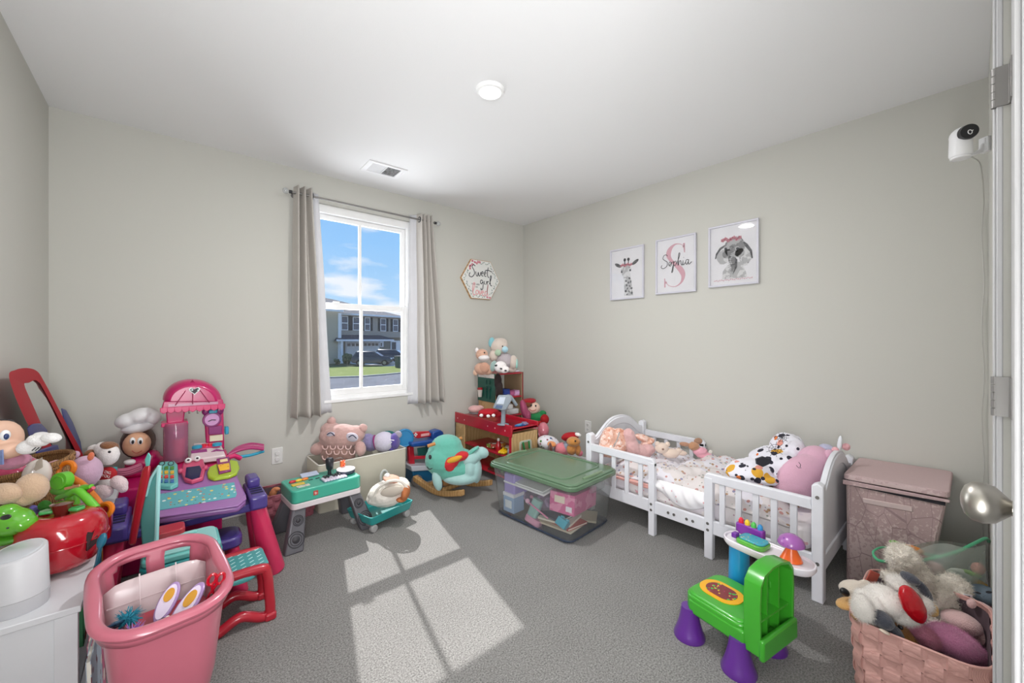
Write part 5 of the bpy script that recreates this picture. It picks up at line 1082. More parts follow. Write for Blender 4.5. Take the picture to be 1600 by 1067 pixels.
for x in (-.04, .04): B().box((x, .06, .44), (.003, .004, .16), rot=(R(-15), 0, 0)).out('divider_rib', plastic('d2c1c3', .4, K=1), dv)
B().box((0, .068, .45), (.215, .004, .003)).out('divider_rib', plastic('d2c1c3', .4, K=1), dv)
B().slab(.195, .19, .04, .415, .42, c=(0, -.055)).out('basket_floor', plastic('9a1f36', .4, K=1), o)
b = B(); b.tube([(-.06, -.1, .16), (-.075, -.12, .09), (-.075, .16, .09), (-.06, .12, .17)], .012, 10); b.tube([(.06, -.1, .16), (.075, -.12, .09), (.075, .16, .09), (.06, .12, .17)], .012, 10); b.out('undercarriage', plastic('84828c', .4), o)
for x in (-.115, .115):
    for y in (.15, -.12):
        wb = B(); wb.box((x, y, .11), (.022, .06, .12)); w_ = wb.out('wheel_fork', plastic('b02a50', .35, K=1), o, bevel=.008)
        B().cyl((x-.035*(1 if x > 0 else -1), y, .055), (x-.012*(1 if x > 0 else -1), y, .055), .055, n=28).out('wheel', plastic('6b6a72', .5), w_, bevel=.006)
        B().cyl((x-.04*(1 if x > 0 else -1), y, .055), (x, y, .055), .012, n=12).out('axle', plastic('b02a50'), w_)
def wp(px_, py_, z):
    r = ray(px_, py_, 1); r.z -= CH; return Vector((0, 0, CH))+r*((z-CH)/r.z)
for i, (x, y, r_, sc_) in enumerate(((256, 955, 30, 1.05), (282, 966, 48, 1.25))):
    q_ = thing('toy_wing', ['small lilac wing shaped toy with gold oval, left of the pair in the cart', 'larger lilac wing shaped toy with gold oval, right of the pair in the cart'][i], 'toy', wp(x, y, .445), R(-35), 'wing toys in the pink cart', rot=(R(38), 0, R(-r_)))
    b = B(); b.prism([(px_*sc_, py_*sc_) for px_, py_ in oval(.022, .05, 24, 0, .02)], 0, .008, 'z'); b.out('wing', plastic('9c7fae', .4), q_, bevel=.003)
    b = B(); b.prism([(px_*sc_, py_*sc_) for px_, py_ in oval(.017, .042, 24, 0, .02)], .008, .010, 'z'); b.out('face', plastic('d3c6dc', .35), q_); b = B(); b.prism([(px_*sc_, py_*sc_) for px_, py_ in oval(.011, .017, 20, 0, .035)], .010, .012, 'z'); b.out('gold_oval', M('d39a3a', .3, metal=.3), q_)
for i, (x, y, c_) in enumerate(((200, 966, '1f7f95'), (207, 992, 'a678c2'))):
    q_ = thing('feather_puff', ['teal feathery hair puff in the pink cart', 'lilac fluffy hair puff in the pink cart'][i], 'hair accessory', wp(x, y, .45)); b = B(); rn = random.Random(i+5)
    for k in range(110):
        d_ = Vector((rn.gauss(0, 1), rn.gauss(0, 1), rn.gauss(0, 1)*.8)).normalized()*rn.uniform(.02, .036); b.tube([Vector(), d_*.6, d_+Vector((rn.uniform(-.006, .006), rn.uniform(-.006, .006), rn.uniform(-.004, .004)))], [.0022, .0014, .0004], 4)
    f_ = b.out('feathers', M(c_, .8), q_); f_['kind'] = 'stuff'
    B().ell((0, 0, 0), .014).out('core', M(c_, .8), q_)
q_ = thing('heart_mirror', 'small toy hand mirror with dark teal heart frame in the cart', 'toy mirror', wp(174, 980, .445), 0, None, (R(-35), 0, R(20)))
hh = spline([(0, -.03, 0), (.028, 0, 0), (.028, .022, 0), (.012, .03, 0), (0, .018, 0), (-.012, .03, 0), (-.028, .022, 0), (-.028, 0, 0)], 4, True)
b = B(); b.tube(hh, .004, 8, True); b.out('frame', plastic('1f4a62'), q_); b = B(); b.prism([(p.x, p.y) for p in hh], -.002, .001, 'z'); b.out('glass', M('c9d0d4', .08, metal=.8), q_)
q_ = thing('bead_bracelet', 'black and white bead bracelet lying in the pink cart', 'bracelet', wp(246, 975, .455), 0, None, (R(-20), 0, 0))
for k in range(16):
    a = k*22.5; B().ell((.028*math.cos(R(a)), .02*math.sin(R(a)), .004*math.sin(R(a*2))), .0058, n=10).out('bead', BLACK if k % 2 else plastic('e3dfdc'), q_)
q_ = thing('toy_scissors', 'red toy scissors standing against the right side of the cart', 'scissors', wp(330, 928, .47), 0, None, (R(12), R(14), 0))
for k, sx in enumerate((-1, 1)):
    b = B(); b.torus((sx*.010, 0, .045), .010, .004, (R(90), 0, 0), 20, 8, (.9, 1.6)); b.tube([(sx*.006, 0, .03), (sx*-.004, 0, 0), (sx*-.006, 0, -.03)], .004, 8); b.out('blade', plastic('b31226', .2, .8), q_)
B().cyl((0, -.005, 0), (0, .005, 0), .004, n=10).out('pivot', METAL, q_)
# ================================================================ teal toy keyboard table
teal = plastic('3fae95', .4, K=1.0)
o = thing('toy_keyboard', 'teal toy keyboard table on grey speaker printed legs', 'toy piano', (.725, 2.655, 0), R(3))
KZ = .325
b = B(); b.slab(.40, .255, .03, KZ-.075, KZ, n=6); b.out('body', teal, o, bevel=.008, seg=3)
b = B(); sk = rrect(.402, .257, .03, 6)
b.loft([[(x, y, KZ-.108+.03*math.exp(-(x/.09)**2)) for x, y in sk], [(x, y, KZ-.075) for x, y in sk]]); b.out('base_rim', plastic('d5cdd0', .4), o, bevel=.003)
B().bx(-.02, .125, -.1, -.02, KZ, KZ+.003).out('key_bed', plastic('1f6f74'), o)
for i in range(8):
    x = -.015+.0172*i; k = B().bx(x, x+.0155, -.098, -.03, KZ+.002, KZ+.012).out('white_key', plastic('dcd3e2', .3), o, bevel=.002)
for i in (0, 1, 3, 4, 5):
    x = -.003+.0172*i+.004; B().bx(x, x+.009, -.06, -.02, KZ+.010, KZ+.02).out('black_key', BLACK, o, bevel=.001)
for i, c in enumerate(('c42a30', 'e3b52c', 'de7a30')):
    b = B(); b.ell((-.155+.035*i, .035, KZ+.006), (.02, .011, .01)); b.out('button', plastic(c), o)
B().slab(.07, .035, .006, KZ, KZ+.006, c=(-.14, -.02)).out('yellow_pad', plastic('d8b535'), o, bevel=.002)
B().slab(.07, .03, .004, KZ, KZ+.003, c=(-.125, -.065)).out('picture_pad', M('c9c3b5', .4, pat=(('7a4a3a', 60, .22, 'v'), ('4a6a8a', 70, .18, 'v'))), o)
b = B(); b.box((-.045, .085, KZ+.014), (.10, .05, .006), rot=(R(12), 0, 0)); b.out('song_flap', plastic('b3bcd0', .3), o, bevel=.002)
for x in (-.07, -.03, .01, .05): B().bx(x, x+.022, .01, .02, KZ, KZ+.003).out('slot', DARK, o)
B().slab(.026, .0015, .0005, KZ-.03, KZ-.029).out('ridge', teal, o)
b = B(); b.prism(rrect(.026, .026, .003), -.128, -.131, 'y'); lg2 = b.out('logo_badge', plastic('b8483f'), o, loc=(-.075, 0, KZ-.035))
text_part('fp', .018, painted('e9d9d5'), lg2, (0, -.1315, 0))
b = B(); b.cyl((.06, .035, KZ), (.06, .035, KZ+.03), .012, .010).lathe([(.012, .03), (.020, .042), (.024, .075), (.026, .095), (.019, .108), (.001, .111)], (.06, .035, KZ-.002), 22); b.out('microphone', plastic('24262b', .5), o)
b = B(); b.lathe([(.05, 0), (.056, .004), (.056, .018), (.05, .022)], (.145, -.01, KZ+.004), 34); dr = b.out('drum_pad', plastic('3a3f52'), o)
b = B(); b.lathe([(.056, .020), (.056, .026), (.001, .030)], (.145, -.01, KZ+.004), 34, cap=(1, 1)); b.out('drum_top', M('e0dde2', .35, pat=(('7a6a7a', 70, .12, 'v'),)), dr)
b = B(); b.tube(spline([(.09, .06, KZ), (.095, .06, KZ+.075), (.125, .05, KZ+.09), (.145, .045, KZ+.085), (.146, .045, KZ+.07)], 5), .0018, 6); hk = b.out('hanging_wire', METAL, o)
b = B(); b.slab(.03, .02, .004, KZ+.03, KZ+.07, c=(.146, .045)); b.out('light_charm', M('e06a35', .3, pat=(('d42a2a', 60, .3, 'v'), ('f0e6da', 50, .2, 'v'))), hk, bevel=.003)
gy = plastic('5d5c62', .5, K=1); gyl = plastic('77767c', .5, K=1)
for sx in (-1, 1):
    for sy in (-1, 1):
        x0, y0, x1, y1 = sx*.155, sy*.085, sx*(.225 if sx > 0 else .205), sy*.16
        b = B(); b.loft([[(x1-.05, y1-.03, 0), (x1+.05, y1-.03, 0), (x1+.05, y1+.03, 0), (x1-.05, y1+.03, 0)], [(x0-.036, y0-.025, KZ-.09), (x0+.036, y0-.025, KZ-.09), (x0+.036, y0+.025, KZ-.09), (x0-.036, y0+.025, KZ-.09)]])
        lgp = b.out('leg', gy, o, bevel=.01, seg=3)
        if sy < 0:
            for t, r_ in ((.29, .041), (.68, .027)):
                z = t*(KZ-.09); xc = x1+(x0-x1)*t; yc = (y1-.03)+((y0-.025)-(y1-.03))*t; tilt = math.atan2((y0+.005)-y1, KZ-.09)
                b = B(); b.torus((xc, yc-.001, z), r_, .0025, (R(90)-tilt, 0, 0), 28, 6); b.torus((xc, yc-.001, z), r_*.72, .002, (R(90)-tilt, 0, 0), 26, 6); b.lathe([(r_*.5, 0), (r_*.3, .005), (.001, .007)], (xc, yc-.0, z), 22, (R(90)-tilt, 0, 0)); b.out('speaker_ring', M('38373c', .5, K=1), lgp); lgp.children[-1]['label'] = 'dark moulded speaker ring'

# pink woven basket behind, with a doll
def woven(name, label, loc, w, h, ht, r, col, nv, nh, strip, rz=0, cat='basket', rim=True, tap=.92):
    o = thing(name, label, cat, loc, rz); pts = rrect(w, h, r, 6); m_ = M(col, .55, bump=('w', 90, .25), pat=((col, 30, .5, 'n'),), K=1)
    def per(t):
        L_ = [0]; P_ = [Vector((p[0], p[1], 0)) for p in pts]
        for i in range(len(P_)): L_.append(L_[-1]+(P_[(i+1) % len(P_)]-P_[i]).length)
        t = (t % 1)*L_[-1]; i = max(j for j in range(len(P_)) if L_[j] <= t+1e-9); f_ = (t-L_[i])/max(1e-9, L_[i+1]-L_[i]); p = P_[i].lerp(P_[(i+1) % len(P_)], f_); d = (P_[(i+1) % len(P_)]-P_[i]).normalized(); return p, Vector((d.y, -d.x, 0))
    k_ = lambda z: tap+(1-tap)*z/ht
    b = B(); b.loft([[(x*k_(z)*.965, y*k_(z)*.965, z) for x, y in pts] for z in (.002, ht-.01)], (1, 0)); b.out('inner_lining', M('4a3a40', .9), o, solid=.002)
    for j in range(nh):
        z0 = ht*(j+.5)/nh; b = B(); n = nv*4; rg = []
        for i in range(n):
            t = i/n; p, nn = per(t); q = p*k_(z0)+nn*(.005*math.cos(PI*t*nv+(PI if j % 2 else 0))); hh_ = ht/nh*.455
            rg.append([q+Vector((0, 0, z0-hh_)), q+nn*.002+Vector((0, 0, z0-hh_)), q+nn*.002+Vector((0, 0, z0+hh_)), q+Vector((0, 0, z0+hh_))])
        rg.append(rg[0]); b.loft(rg, (0, 0)); b.out('woven_band', m_, o)
    for i in range(nv):
        t = (i+.0)/nv; p, nn = per(t); b = B(); d = Vector((-nn.y, nn.x, 0)); rg = []; n = nh*3
        for j in range(n+1):
            z = ht*j/n; q = p*k_(z)+nn*(.0052*math.cos(PI*(z/ht*nh-.5)+(PI if i % 2 else 0))+.001); rg.append([q-d*strip/2+Vector((0, 0, z)), q+d*strip/2+Vector((0, 0, z)), q+d*strip/2+nn*.002+Vector((0, 0, z)), q-d*strip/2+nn*.002+Vector((0, 0, z))])
        b.loft(rg); b.out('woven_strip', m_, o)
    if rim:
        b = B(); b.tube([per(i/60)[0]*1.005+Vector((0, 0, ht)) for i in range(60)], .004, 8, True); b.out('rim', m_, o)
    return o
woven('woven_basket', 'small dusty pink woven basket on the floor behind the keyboard table', (.60, 3.03, 0), .34, .22, .19, .05, 'a9626f', 24, 6, .028)
dskin = M('c9845a', .6)
plush('stuffed_doll', 'tan soft doll lying in the small pink basket behind the keyboard', 2.62, 430, 800, [('body', dskin, [(418, 782, 15, 8, .0, .03, 15), (408, 786, 8, 6)]), ('arm', dskin, [(427, 770, 6, 10, 0, .02, 25), (432, 764, 6, 3.5)]), ('shirt', fabric('2b4a86'), [(437, 782, 6, 8, 0, .03)]), ('leg', plushm('c07a6a'), [(436, 793, 8, 5)])])

# beige fabric bin with plush
o = thing('fabric_bin', 'large beige fabric storage bin with white oval handle under the window', 'storage bin', (1.095, 3.06, 0))
cn = M('b7b2a3', .9, bump=('n', 400, .3), K=1.08)
b = B(); b.loft([[(x*k, y*k, z) for x, y in rrect(.64, .30, .02, 4)] for k, z in ((.985, .0), (1, .15), (1.0, .33))], (1, 0)); b.out('side', cn, o, solid=.006)
b = B(); b.tube([(x, y, .332+.008*math.sin(x*9)) for x, y in rrect(.64, .30, .02, 6)], .005, 8, True); b.out('rim_piping', M('e0ddd4', .8), o)
b = B(); b.torus((.14, -.154, .15), .03, .009, (R(90), 0, 0), 30, 8, (.9, 1.7)); b.out('handle', plastic('d5d8d6', .5), o)
b = B(); b.torus((-.322, .0, .2), .03, .008, (R(90), 0, R(90)), 24, 8, (1, 1.5)); b.out('handle', M('a39a86', .8), o)
B().bx(-.3, .3, -.13, .13, .2, .22).out('inner_cloth', M('8a857c', .9), o)
ow = plushm('c6a09a'); owb = plushm('ad8a80')
o, L, s = plush('stuffed_owl', 'big blush pink owl plush with closed eyes sitting in the fabric bin', 2.95, 530, 722, [
    ('body', owb, [(528, 706, 28, 24, 0, .09), (534, 712, 22, 12)]), ('head', ow, [(532, 682, 34, 20, -.02, .09), (518, 672, 18, 13, 0, .07, 10), (555, 678, 16, 14, 0, .07)]),
    ('ear', ow, [(518, 658, 7, 7, 0, .03)]), ('ear', ow, [(567, 669, 7, 7, 0, .03)]), ('wing', ow, [(499, 700, 15, 10, -.02, .05, -25)]), ('wing', ow, [(563, 701, 9, 12, -.03, .05, -10)]),
    ('eye_patch', plushm('cfc7d4'), [(519, 679, 9, 5, -.085, .02, -6)], .001), ('eye_patch', plushm('cfc7d4'), [(550, 683, 10, 7, -.085, .02, 12)], .001)], fuzz=.008, dsize=.03)
for x, y in ((517, 678), (551, 682)):
    b = B(); b.tube(spline([L(x-6, y+1, -.108), L(x, y-2, -.112), L(x+6, y+3, -.108)], 4), .004, 6); b.out('closed_eye', M('3a3f55', .8), o)
for i in range(9):
    x, y = 508+12*(i % 4)+6*((i//4) % 2), 699+8*(i//4); b = B(); b.tube(spline([L(x-4.5, y-3, -.10), L(x-3.2, y+1.5, -.106), L(x, y+3, -.108), L(x+3.2, y+1.5, -.106), L(x+4.5, y-3, -.10)], 4), .0045, 6); b.out('chest_feather', plushm('dcb8b4'), o)
pur = plushm('8f86b0')
o, L, s = plush('stuffed_penguin', 'lilac and white round headed plush with purple cap in the bin', 3.12, 595, 705, [
    ('body', pur, [(580, 692, 14, 13, 0, .07), (575, 684, 9, 7)]), ('head', plushm('cfc9da'), [(600, 690, 17, 16, -.03, .08)]), ('collar', fabric('8a2a6a'), [(587, 691, 3, 12, -.04, .05, -12)], 0),
    ('cap', plushm('5a4a96'), [(617, 689, 8, 13, -.02, .06, -10), (612, 701, 5, 5, -.04)]), ('tuft', plushm('a39aa8'), [(622, 679, 6, 6)])])
b = B(); b.tube([L(606, 696, -.10), L(612, 691, -.10), L(609, 687, -.10), L(616, 688, -.09)], .003, 6); b.out('face_mark', painted('e9e6ee'), o)
o = thing('mesh_ball', 'teal mesh play tunnel rounded end behind the lilac plush', 'toy', ray(606, 690, 3.33))
b = B(); tr = B()
for k in range(18): 
    a = k*10; b.torus((0, 0, 0), .088, .0016, (R(90), 0, R(a)), 36, 5)
for z in (-.07, -.045, -.02, .01, .035, .06, .078): b.torus((0, 0, z), math.sqrt(max(0, .088**2-z*z)), .0014, n=36, k=5)
b.out('mesh', M('2c7a7a', .6), o)['kind'] = 'stuff'; B().ell((0, 0, 0), .084).out('lining', M('3f8f88', .8), o)
o = thing('toy_plate', 'round blue plastic disc standing between bin and blue cart', 'toy', ray(632, 684, 3.3)); b = B(); b.cyl((0, -.012, 0), (0, .012, 0), .075, n=36); b.torus((0, -.013, 0), .068, .006, (R(90), 0, 0)); b.out('disc', plastic('1f7fb5'), o, rot=(0, 0, R(-20)), bevel=.004)

# teal tray wagon with a white carrier bag
o = thing('toy_wagon', 'teal tray wagon with small grey wheels in front of the fabric bin', 'toy wagon', (1.06, 2.55, 0), R(15))
wt = plastic('2a9a98', .4, K=1.0)
b = B(); tr_ = rrect(.34, .26, .02, 4); b.loft([[(x*.9, y*.88, .05) for x, y in tr_], [(x, y, .105) for x, y in tr_], [(x*.95, y*.94, .105) for x, y in tr_], [(x*.88, y*.85, .062) for x, y in tr_]]); b.out('tray', wt, o, bevel=.003)
for x in (-.13, .13):
    for y in (-.1, .1): B().cyl((x, y-.014, .024), (x, y+.014, .024), .024, n=18).out('wheel', plastic('9a9a9a', .5), o, bevel=.005)
for x in (-.13, .13): B().cyl((x, -.085, .03), (x, .085, .03), .006, n=8).out('axle', plastic('8a8a8a'), o)
cr = M('e0dbd2', .9, bump=('n', 200, .4), K=1.08)
o, L, s = facing('carrier_bag', 'white soft carrier with terracotta trim resting in the teal wagon', 'bag', 2.58, 605, 782)
blob(L, s, [(606, 770, 33, 22, 0, .10, -14), (598, 778, 26, 14, 0, .09), (618, 762, 24, 17, 0, .09, -10)], 'shell', cr, o, .014, .006, .05)
b = B(); b.tube(spline([L(584, 777, -.075), L(592, 762, -.085), L(608, 752, -.085), L(626, 752, -.07), L(637, 764, -.055)], 6), .009, 8); b.out('edge_piping', cr, o)
blob(L, s, [(634, 770, 7, 12, -.05, .06, 10), (628, 779, 9, 5, -.05, .05)], 'trim', M('b06a3f', .8), o, .003)
blob(L, s, [(612, 748, 14, 5, -.02, .06, 12)], 'flap', M('c99a86', .8), o, .006); blob(L, s, [(605, 744, 5, 5, -.02, .02)], 'label', painted('dcdad6'), o, .003)
b = B(); b.ell(L(612, 768, -.082), (.075, .02, .034), (0, R(-14), 0)); b.out('opening', M('b9b0a4', .9), o)

# blue and red toy cart
o, L, s = facing_wall('toy_cart', 'blue and red toy doctor cart with grey wheel by the back wall', 'toy cart', 3.08, 665, 745)
bl_ = plastic('1a4a96', .35, K=1.0); bl2 = plastic('15597f', .4, K=1.0)
def PW_(pts, y0, y1, nm, mat, par=None, bev=.006):
    b = B(); b.prism([(L(x, y).x, L(x, y).z) for x, y in pts], y0, y1, 'y'); return b.out(nm, mat, par or o, bevel=bev)
PW_([(636, 730), (672, 729), (672, 744), (668, 752), (640, 755)], -.09, .09, 'lower_body', bl2); PW_([(634, 724), (674, 723), (674, 730), (635, 732)], -.1, .1, 'shelf', plastic('b9bcc4', .4))
PW_([(637, 697), (645, 697), (647, 725), (638, 725)], -.02, .02, 'post', redp); PW_([(646, 712), (668, 711), (668, 716), (646, 717)], -.02, .02, 'rail', redp)
PW_([(636, 689), (672, 684), (690, 680), (690, 687), (672, 693), (637, 696)], -.08, .08, 'roof', bl_, bev=.012); PW_([(672, 674), (684, 670), (690, 674), (690, 684), (672, 686)], -.04, .05, 'roof_end', bl_, bev=.012)
sg_ = PW_([(644, 677), (648, 674), (668, 673), (671, 677), (670, 681), (650, 684), (645, 682)], -.03, .0, 'sign', plastic('b3222c'), bev=.004); PW_([(655, 677), (668, 675), (668, 679), (655, 681)], -.034, -.03, 'sign_plate', painted('d8a0a0'), sg_, .001)
b = B(); c = L(649.5, 679, -.032); b.box(c, (.03, .004, .01)).box(c, (.01, .004, .03)); b.out('cross', painted('ecdfe0'), sg_)
PW_([(651, 700), (667, 698), (668, 711), (653, 713)], -.01, .0, 'chart', plastic('1f5a55')); 
for x in (650, 688):
    b = B(); c = L(x, 750, -.1); b.cyl(c, c+Vector((0, -.03, 0)), .045, n=26); b.out('wheel', plastic('6f6864', .5), o, bevel=.006)
PW_([(672, 690), (690, 688), (694, 745), (674, 748)], -.08, .09, 'rear_body', bl2)

# ---------------- whale rocker
wl = M('66b8a6', .95, bump=('n', 260, .9), sheen=.4, K=1.0); wl2 = M('a3c9c6', .95, bump=('n', 260, .9), sheen=.4, K=1.05); rw = M('b58f5f', .5, bump=('n', 60, .1), pat=(('a37c4c', 14, .62, 'w'),), K=1.05)
o, L, s = plush('whale_rocker', 'mint green whale rocking toy with red seat on wooden runners', 3.02, 712, 785, [
    ('body', wl, [(697, 712, 30, 32, 0, .12), (690, 718, 26, 26, -.02, .12), (708, 730, 36, 22, 0, .12), (722, 722, 22, 22, .02, .1), (698, 695, 24, 17, 0, .1)]),
    ('belly', wl2, [(720, 744, 30, 14, -.02, .115), (735, 730, 13, 22, -.0, .11), (745, 735, 8, 20, .0, .09)]),
    ('tail', wl2, [(734, 718, 15, 12, -.03, .06, -30), (744, 710, 13, 11, 0, .05, -25), (753, 707, 11, 9, .0, .05, 20)]), ('tail_top', wl, [(736, 706, 16, 4, -.03, .04, -35)]),
    ('fin', wl2, [(683, 751, 7, 16, -.10, .03, -14)]),
    ('saddle', fabric('c2262c'), [(702, 723, 15, 12, -.085, .05, -18), (718, 713, 15, 8, -.06, .05, -12), (703, 730, 9, 7, -.09, .04)], .006), ('saddle_panel', fabric('cf9a2c'), [(709, 718, 14, 4.5, -.118, .02, -20)], .002),
    ('eye', BLACK, [(672, 714, 2.4, 3.6, -.118, .006)], 0)], fuzz=.003)
b = B(); b.tube(spline([L(667, 729, -.105), L(671, 733, -.115), L(676, 731, -.122)], 4), .003, 6); b.out('smile', ink, o)
for a, c in (((668, 697, -.12), (680, 693, -.10)), ((710, 688, .06), (722, 684, .08))):
    B().cyl(L(*a), L(*c), .012, n=14).out('handle', M('b5793f', .5), o)
def run(a, m, c, nm, w=.022):
    b = B(); P_ = spline([a, m, c], 8); rg = []
    for i, p in enumerate(P_):
        z0 = p.z; rg.append([p+Vector((-.014, -.012, 0)), p+Vector((.014, .012, 0)), p+Vector((.014, .012, w*2)), p+Vector((-.014, -.012, w*2))])
    b.loft(rg); return b.out(nm, rw, o, bevel=.006)
ro = o.matrix_basis.inverted(); bpy.context.view_layer.update(); ro = o.matrix_world.inverted()
def wl_(x, y, z): return ro @ Vector((x, y, z))
run(wl_(1.50, 2.93, .055), wl_(1.56, 2.67, .003), wl_(1.62, 2.42, .055), 'runner'); run(wl_(1.78, 2.98, .055), wl_(1.84, 2.70, .003), wl_(1.90, 2.45, .055), 'runner')
for t in (.3, .62):
    a = wl_(1.50+.12*t, 2.93-.51*t, .055); c = wl_(1.78+.12*t, 2.98-.53*t, .055); b = B(); b.cyl(a, c, .018, n=12); b.out('cross_bar', rw, o)
b = B(); b.box(wl_(1.70, 2.69, .09), (.14, .06, .10)); b.out('support_block', M('a8794a', .5), o, bevel=.006)

# ---------------- toy market stall and hutch in the corner
sw = M('c9a878', .5, bump=('n', 60, .1), pat=(('bd9a69', 9, .6, 'w'),), K=1.0); sr = plastic('b5142c', .4, K=1.0)
o = thing('market_stall', 'wooden toy market stall with red counter rails and open shelves', 'toy stall', (2.20, 2.79, 0)); 
ax0, ax1, ay0, ay1, az = -.15, .15, -.407, .41, .505
for y0, y1 in ((ay0, ay0+.015), (ay1-.15, ay1)): B().bx(ax0+.004, ax0+.02 if y1-y0 > .1 else ax1, y0, y1, 0, az-.07).out('side_panel', sw, o, bevel=.002)
B().bx(ax1-.015, ax1, ay0, ay1, 0, az-.07).out('back_panel', sw, o, bevel=.002); B().bx(ax0+.004, ax1, ay1-.015, ay1, 0, az-.07).out('side_panel', sw, o, bevel=.002)
B().bx(ax0, ax0+.015, ay0, ay1, az-.095, az).out('front_rail', sr, o, bevel=.004); B().bx(ax1-.015, ax1, ay0, ay1, az-.05, az-.0).out('rear_rail', sr, o, bevel=.004)
B().bx(ax0+.015, ax1-.015, ay0, ay0+.015, az-.05, az-.022).out('end_rail', sr, o, bevel=.003); B().bx(ax0+.015, ax1-.015, ay0, ay1, az-.045, az-.033).out('counter', plastic('9a1428', .4, K=1), o)
for z in (.235, .06): B().bx(ax0+.01, ax1-.015, ay0+.015, ay1-.15, z, z+.014).out('shelf', sr, o, bevel=.002)
B().bx(ax0+.002, ax0+.016, ay0+.002, ay0+.03, .05, az-.095).out('corner_strip', sr, o)
for y in (-.33, -.2, -.1, .25, .36): B().cyl((ax0-.002, y, az-.05), (ax0, y, az-.05), .006, n=10).out('screw', painted('d9a0a6'), o)
b = B(); b.ring([(x, z+.30) for x, z in rrect(.13, .14, .02)], [(x, z+.30) for x, z in rrect(.10, .11, .015)], ay0-.006, ay0); b.out('window_frame', M('b5bcae', .6), o); B().bx(-.05, .05, ay0-.003, ay0-.001, .25, .355).out('opening', M('8f7a58', .8), o)
b = B(); b.tube([(-.035, ay0-.01, .36), (-.01, ay0-.014, .25)], .008, 8); b.tube([(.03, ay0-.01, .36), (.035, ay0-.012, .30)], .007, 8); b.out('green_strap', M('1f7a3f', .7), o)
def onst(name, label, cat, x, y, z, rz=0, grp=None): return thing(name, label, cat, (x, y, z), R(rz), grp)
q = onst('toy_bottle', 'red toy ketchup bottle with white cap on the stall shelf', 'bottle', 2.11, 2.62, .25); b = B(); b.lathe([(.022, 0), (.024, .01), (.024, .05), (.012, .075), (.010, .085)], n=20); b.out('bottle', plastic('a8141f'), q); B().lathe([(.011, .085), (.010, .105), (.001, .107)], n=16).out('cap', painted('dcd6cf'), q)
q = onst('toy_bananas', 'yellow toy bananas lying on the stall shelf', 'toy food', 2.10, 2.54, .25, 20)
for k in range(3): B().tube(spline([(-.05, -.02+.02*k, .012), (0, -.035+.02*k, .016+.006*k), (.05, -.015+.02*k, .02+.006*k)], 5), [.006]+[.012]*8+[.005]*2, 8).out('banana', plastic('e0b41e'), q)
q = onst('toy_can', 'grey toy can lying on its side on the stall shelf', 'toy food', 2.12, 2.45, .275, -30); B().cyl((-.04, 0, 0), (.04, 0, 0), .026, n=22).out('can', plastic('8b95a5', .4), q, bevel=.003); B().cyl((-.025, 0, 0), (.015, 0, 0), .0265, n=22).out('wrapper', plastic('6a7688', .5), q)
for i, (x, y, c_, l_) in enumerate(((2.13, 2.74, '7a8f3a', 'green'), (2.18, 2.68, 'c9853a', 'orange'), (2.20, 2.58, 'd4c9a5', 'cream'), (2.13, 2.69, '9a3a2a', 'brick red'))):
    q = onst('toy_food', l_+' toy food packet piled on the upper stall shelf', 'toy food', x, y, .25+.012*(i % 2), 20*i, 'toy food on the stall shelf'); B().box((0, 0, .016), (.055, .08, .03)).out('packet', M(c_, .5, pat=(('e3ddc5', 30, .2, 'v'),)), q, bevel=.005); B().box((0, 0, .033), (.03, .05, .002)).out('label', painted('e0dcd0'), q)
q = onst('toy_vegetables', 'dark green toy greens on the lowest stall shelf', 'toy food', 2.13, 2.60, .075)
b = B(); rn = random.Random(4)
for k in range(16): b.ell((rn.uniform(-.05, .05), rn.uniform(-.12, .12), rn.uniform(.01, .04)), (rn.uniform(.012, .03), .02, .014), (rn.random(), rn.random(), rn.random()*3), 10)
b.out('leaves', M('2f5a2c', .7, pat=(('4a7a3a', 30, .5, 'n'),)), q); B().slab(.12, .26, .02, 0, .012).out('tray', plastic('5a2320'), q)
# on the counter
gp_ = plastic('8d98a3', .35, K=1)
o, L, s = facing('card_reader', 'grey toy checkout screen on an angled stand on the counter', 'toy register', 3.24, 786, 664)
b = B(); b.cyl(L(786, 664), L(787, 630), .019, .016, 20); b.ell(L(786, 663), (.05, .04, .01)); b.out('stand', gp_, o)
b = B(); b.tube(spline([L(787, 634), L(790, 622), L(797, 620), L(807, 633, .02)], 6), [.017]*14+[.014]*5, 10); b.out('arm', gp_, o)
b = B(); b.prism([L(x, y, -.03).xz for x, y in ((770, 637), (779, 617), (798, 617), (800, 624), (791, 640), (784, 641))], -.045, -.015, 'y'); sc_ = b.out('screen_housing', gp_, o, bevel=.006)
b = B(); b.prism([L(x, y, -.03).xz for x, y in ((776, 630), (781, 620), (790, 620), (787, 631))], -.049, -.044, 'y'); b.out('screen', painted('c3cddc'), sc_); b = B(); b.prism([L(x, y, -.03).xz for x, y in ((773, 637), (776, 632), (786, 633), (784, 638))], -.049, -.044, 'y'); b.out('keypad', plastic('4a5f85'), sc_)
plush('pompom_hat', 'crumpled red cap with white pompoms on the stall counter', 3.32, 765, 655, [('cloth', M('b01022', .9, bump=('n', 200, .6), K=1), [(764, 644, 17, 6, 0, .07), (758, 648, 12, 5), (775, 647, 10, 5)]), ('pompom', wh, [(752, 649, 3, 2.5, -.08, .015), (763, 650, 3, 2.5, -.09, .015), (771, 649, 3, 2.5, -.08, .015)])], cat='hat', fuzz=.005)
plush('pink_slipper', 'pale pink plush slipper at the far end of the stall counter', 3.52, 740, 650, [('upper', plushm('cf9f9c'), [(742, 639, 11, 6, 0, .05), (749, 637, 7, 4)]), ('sole', painted('6f6868'), [(742, 645, 10, 2.5, 0, .04)], 0)], cat='slipper')
q = onst('play_money', 'blue play cards fanned on the right end of the counter', 'play money', 2.24, 2.46, .473)
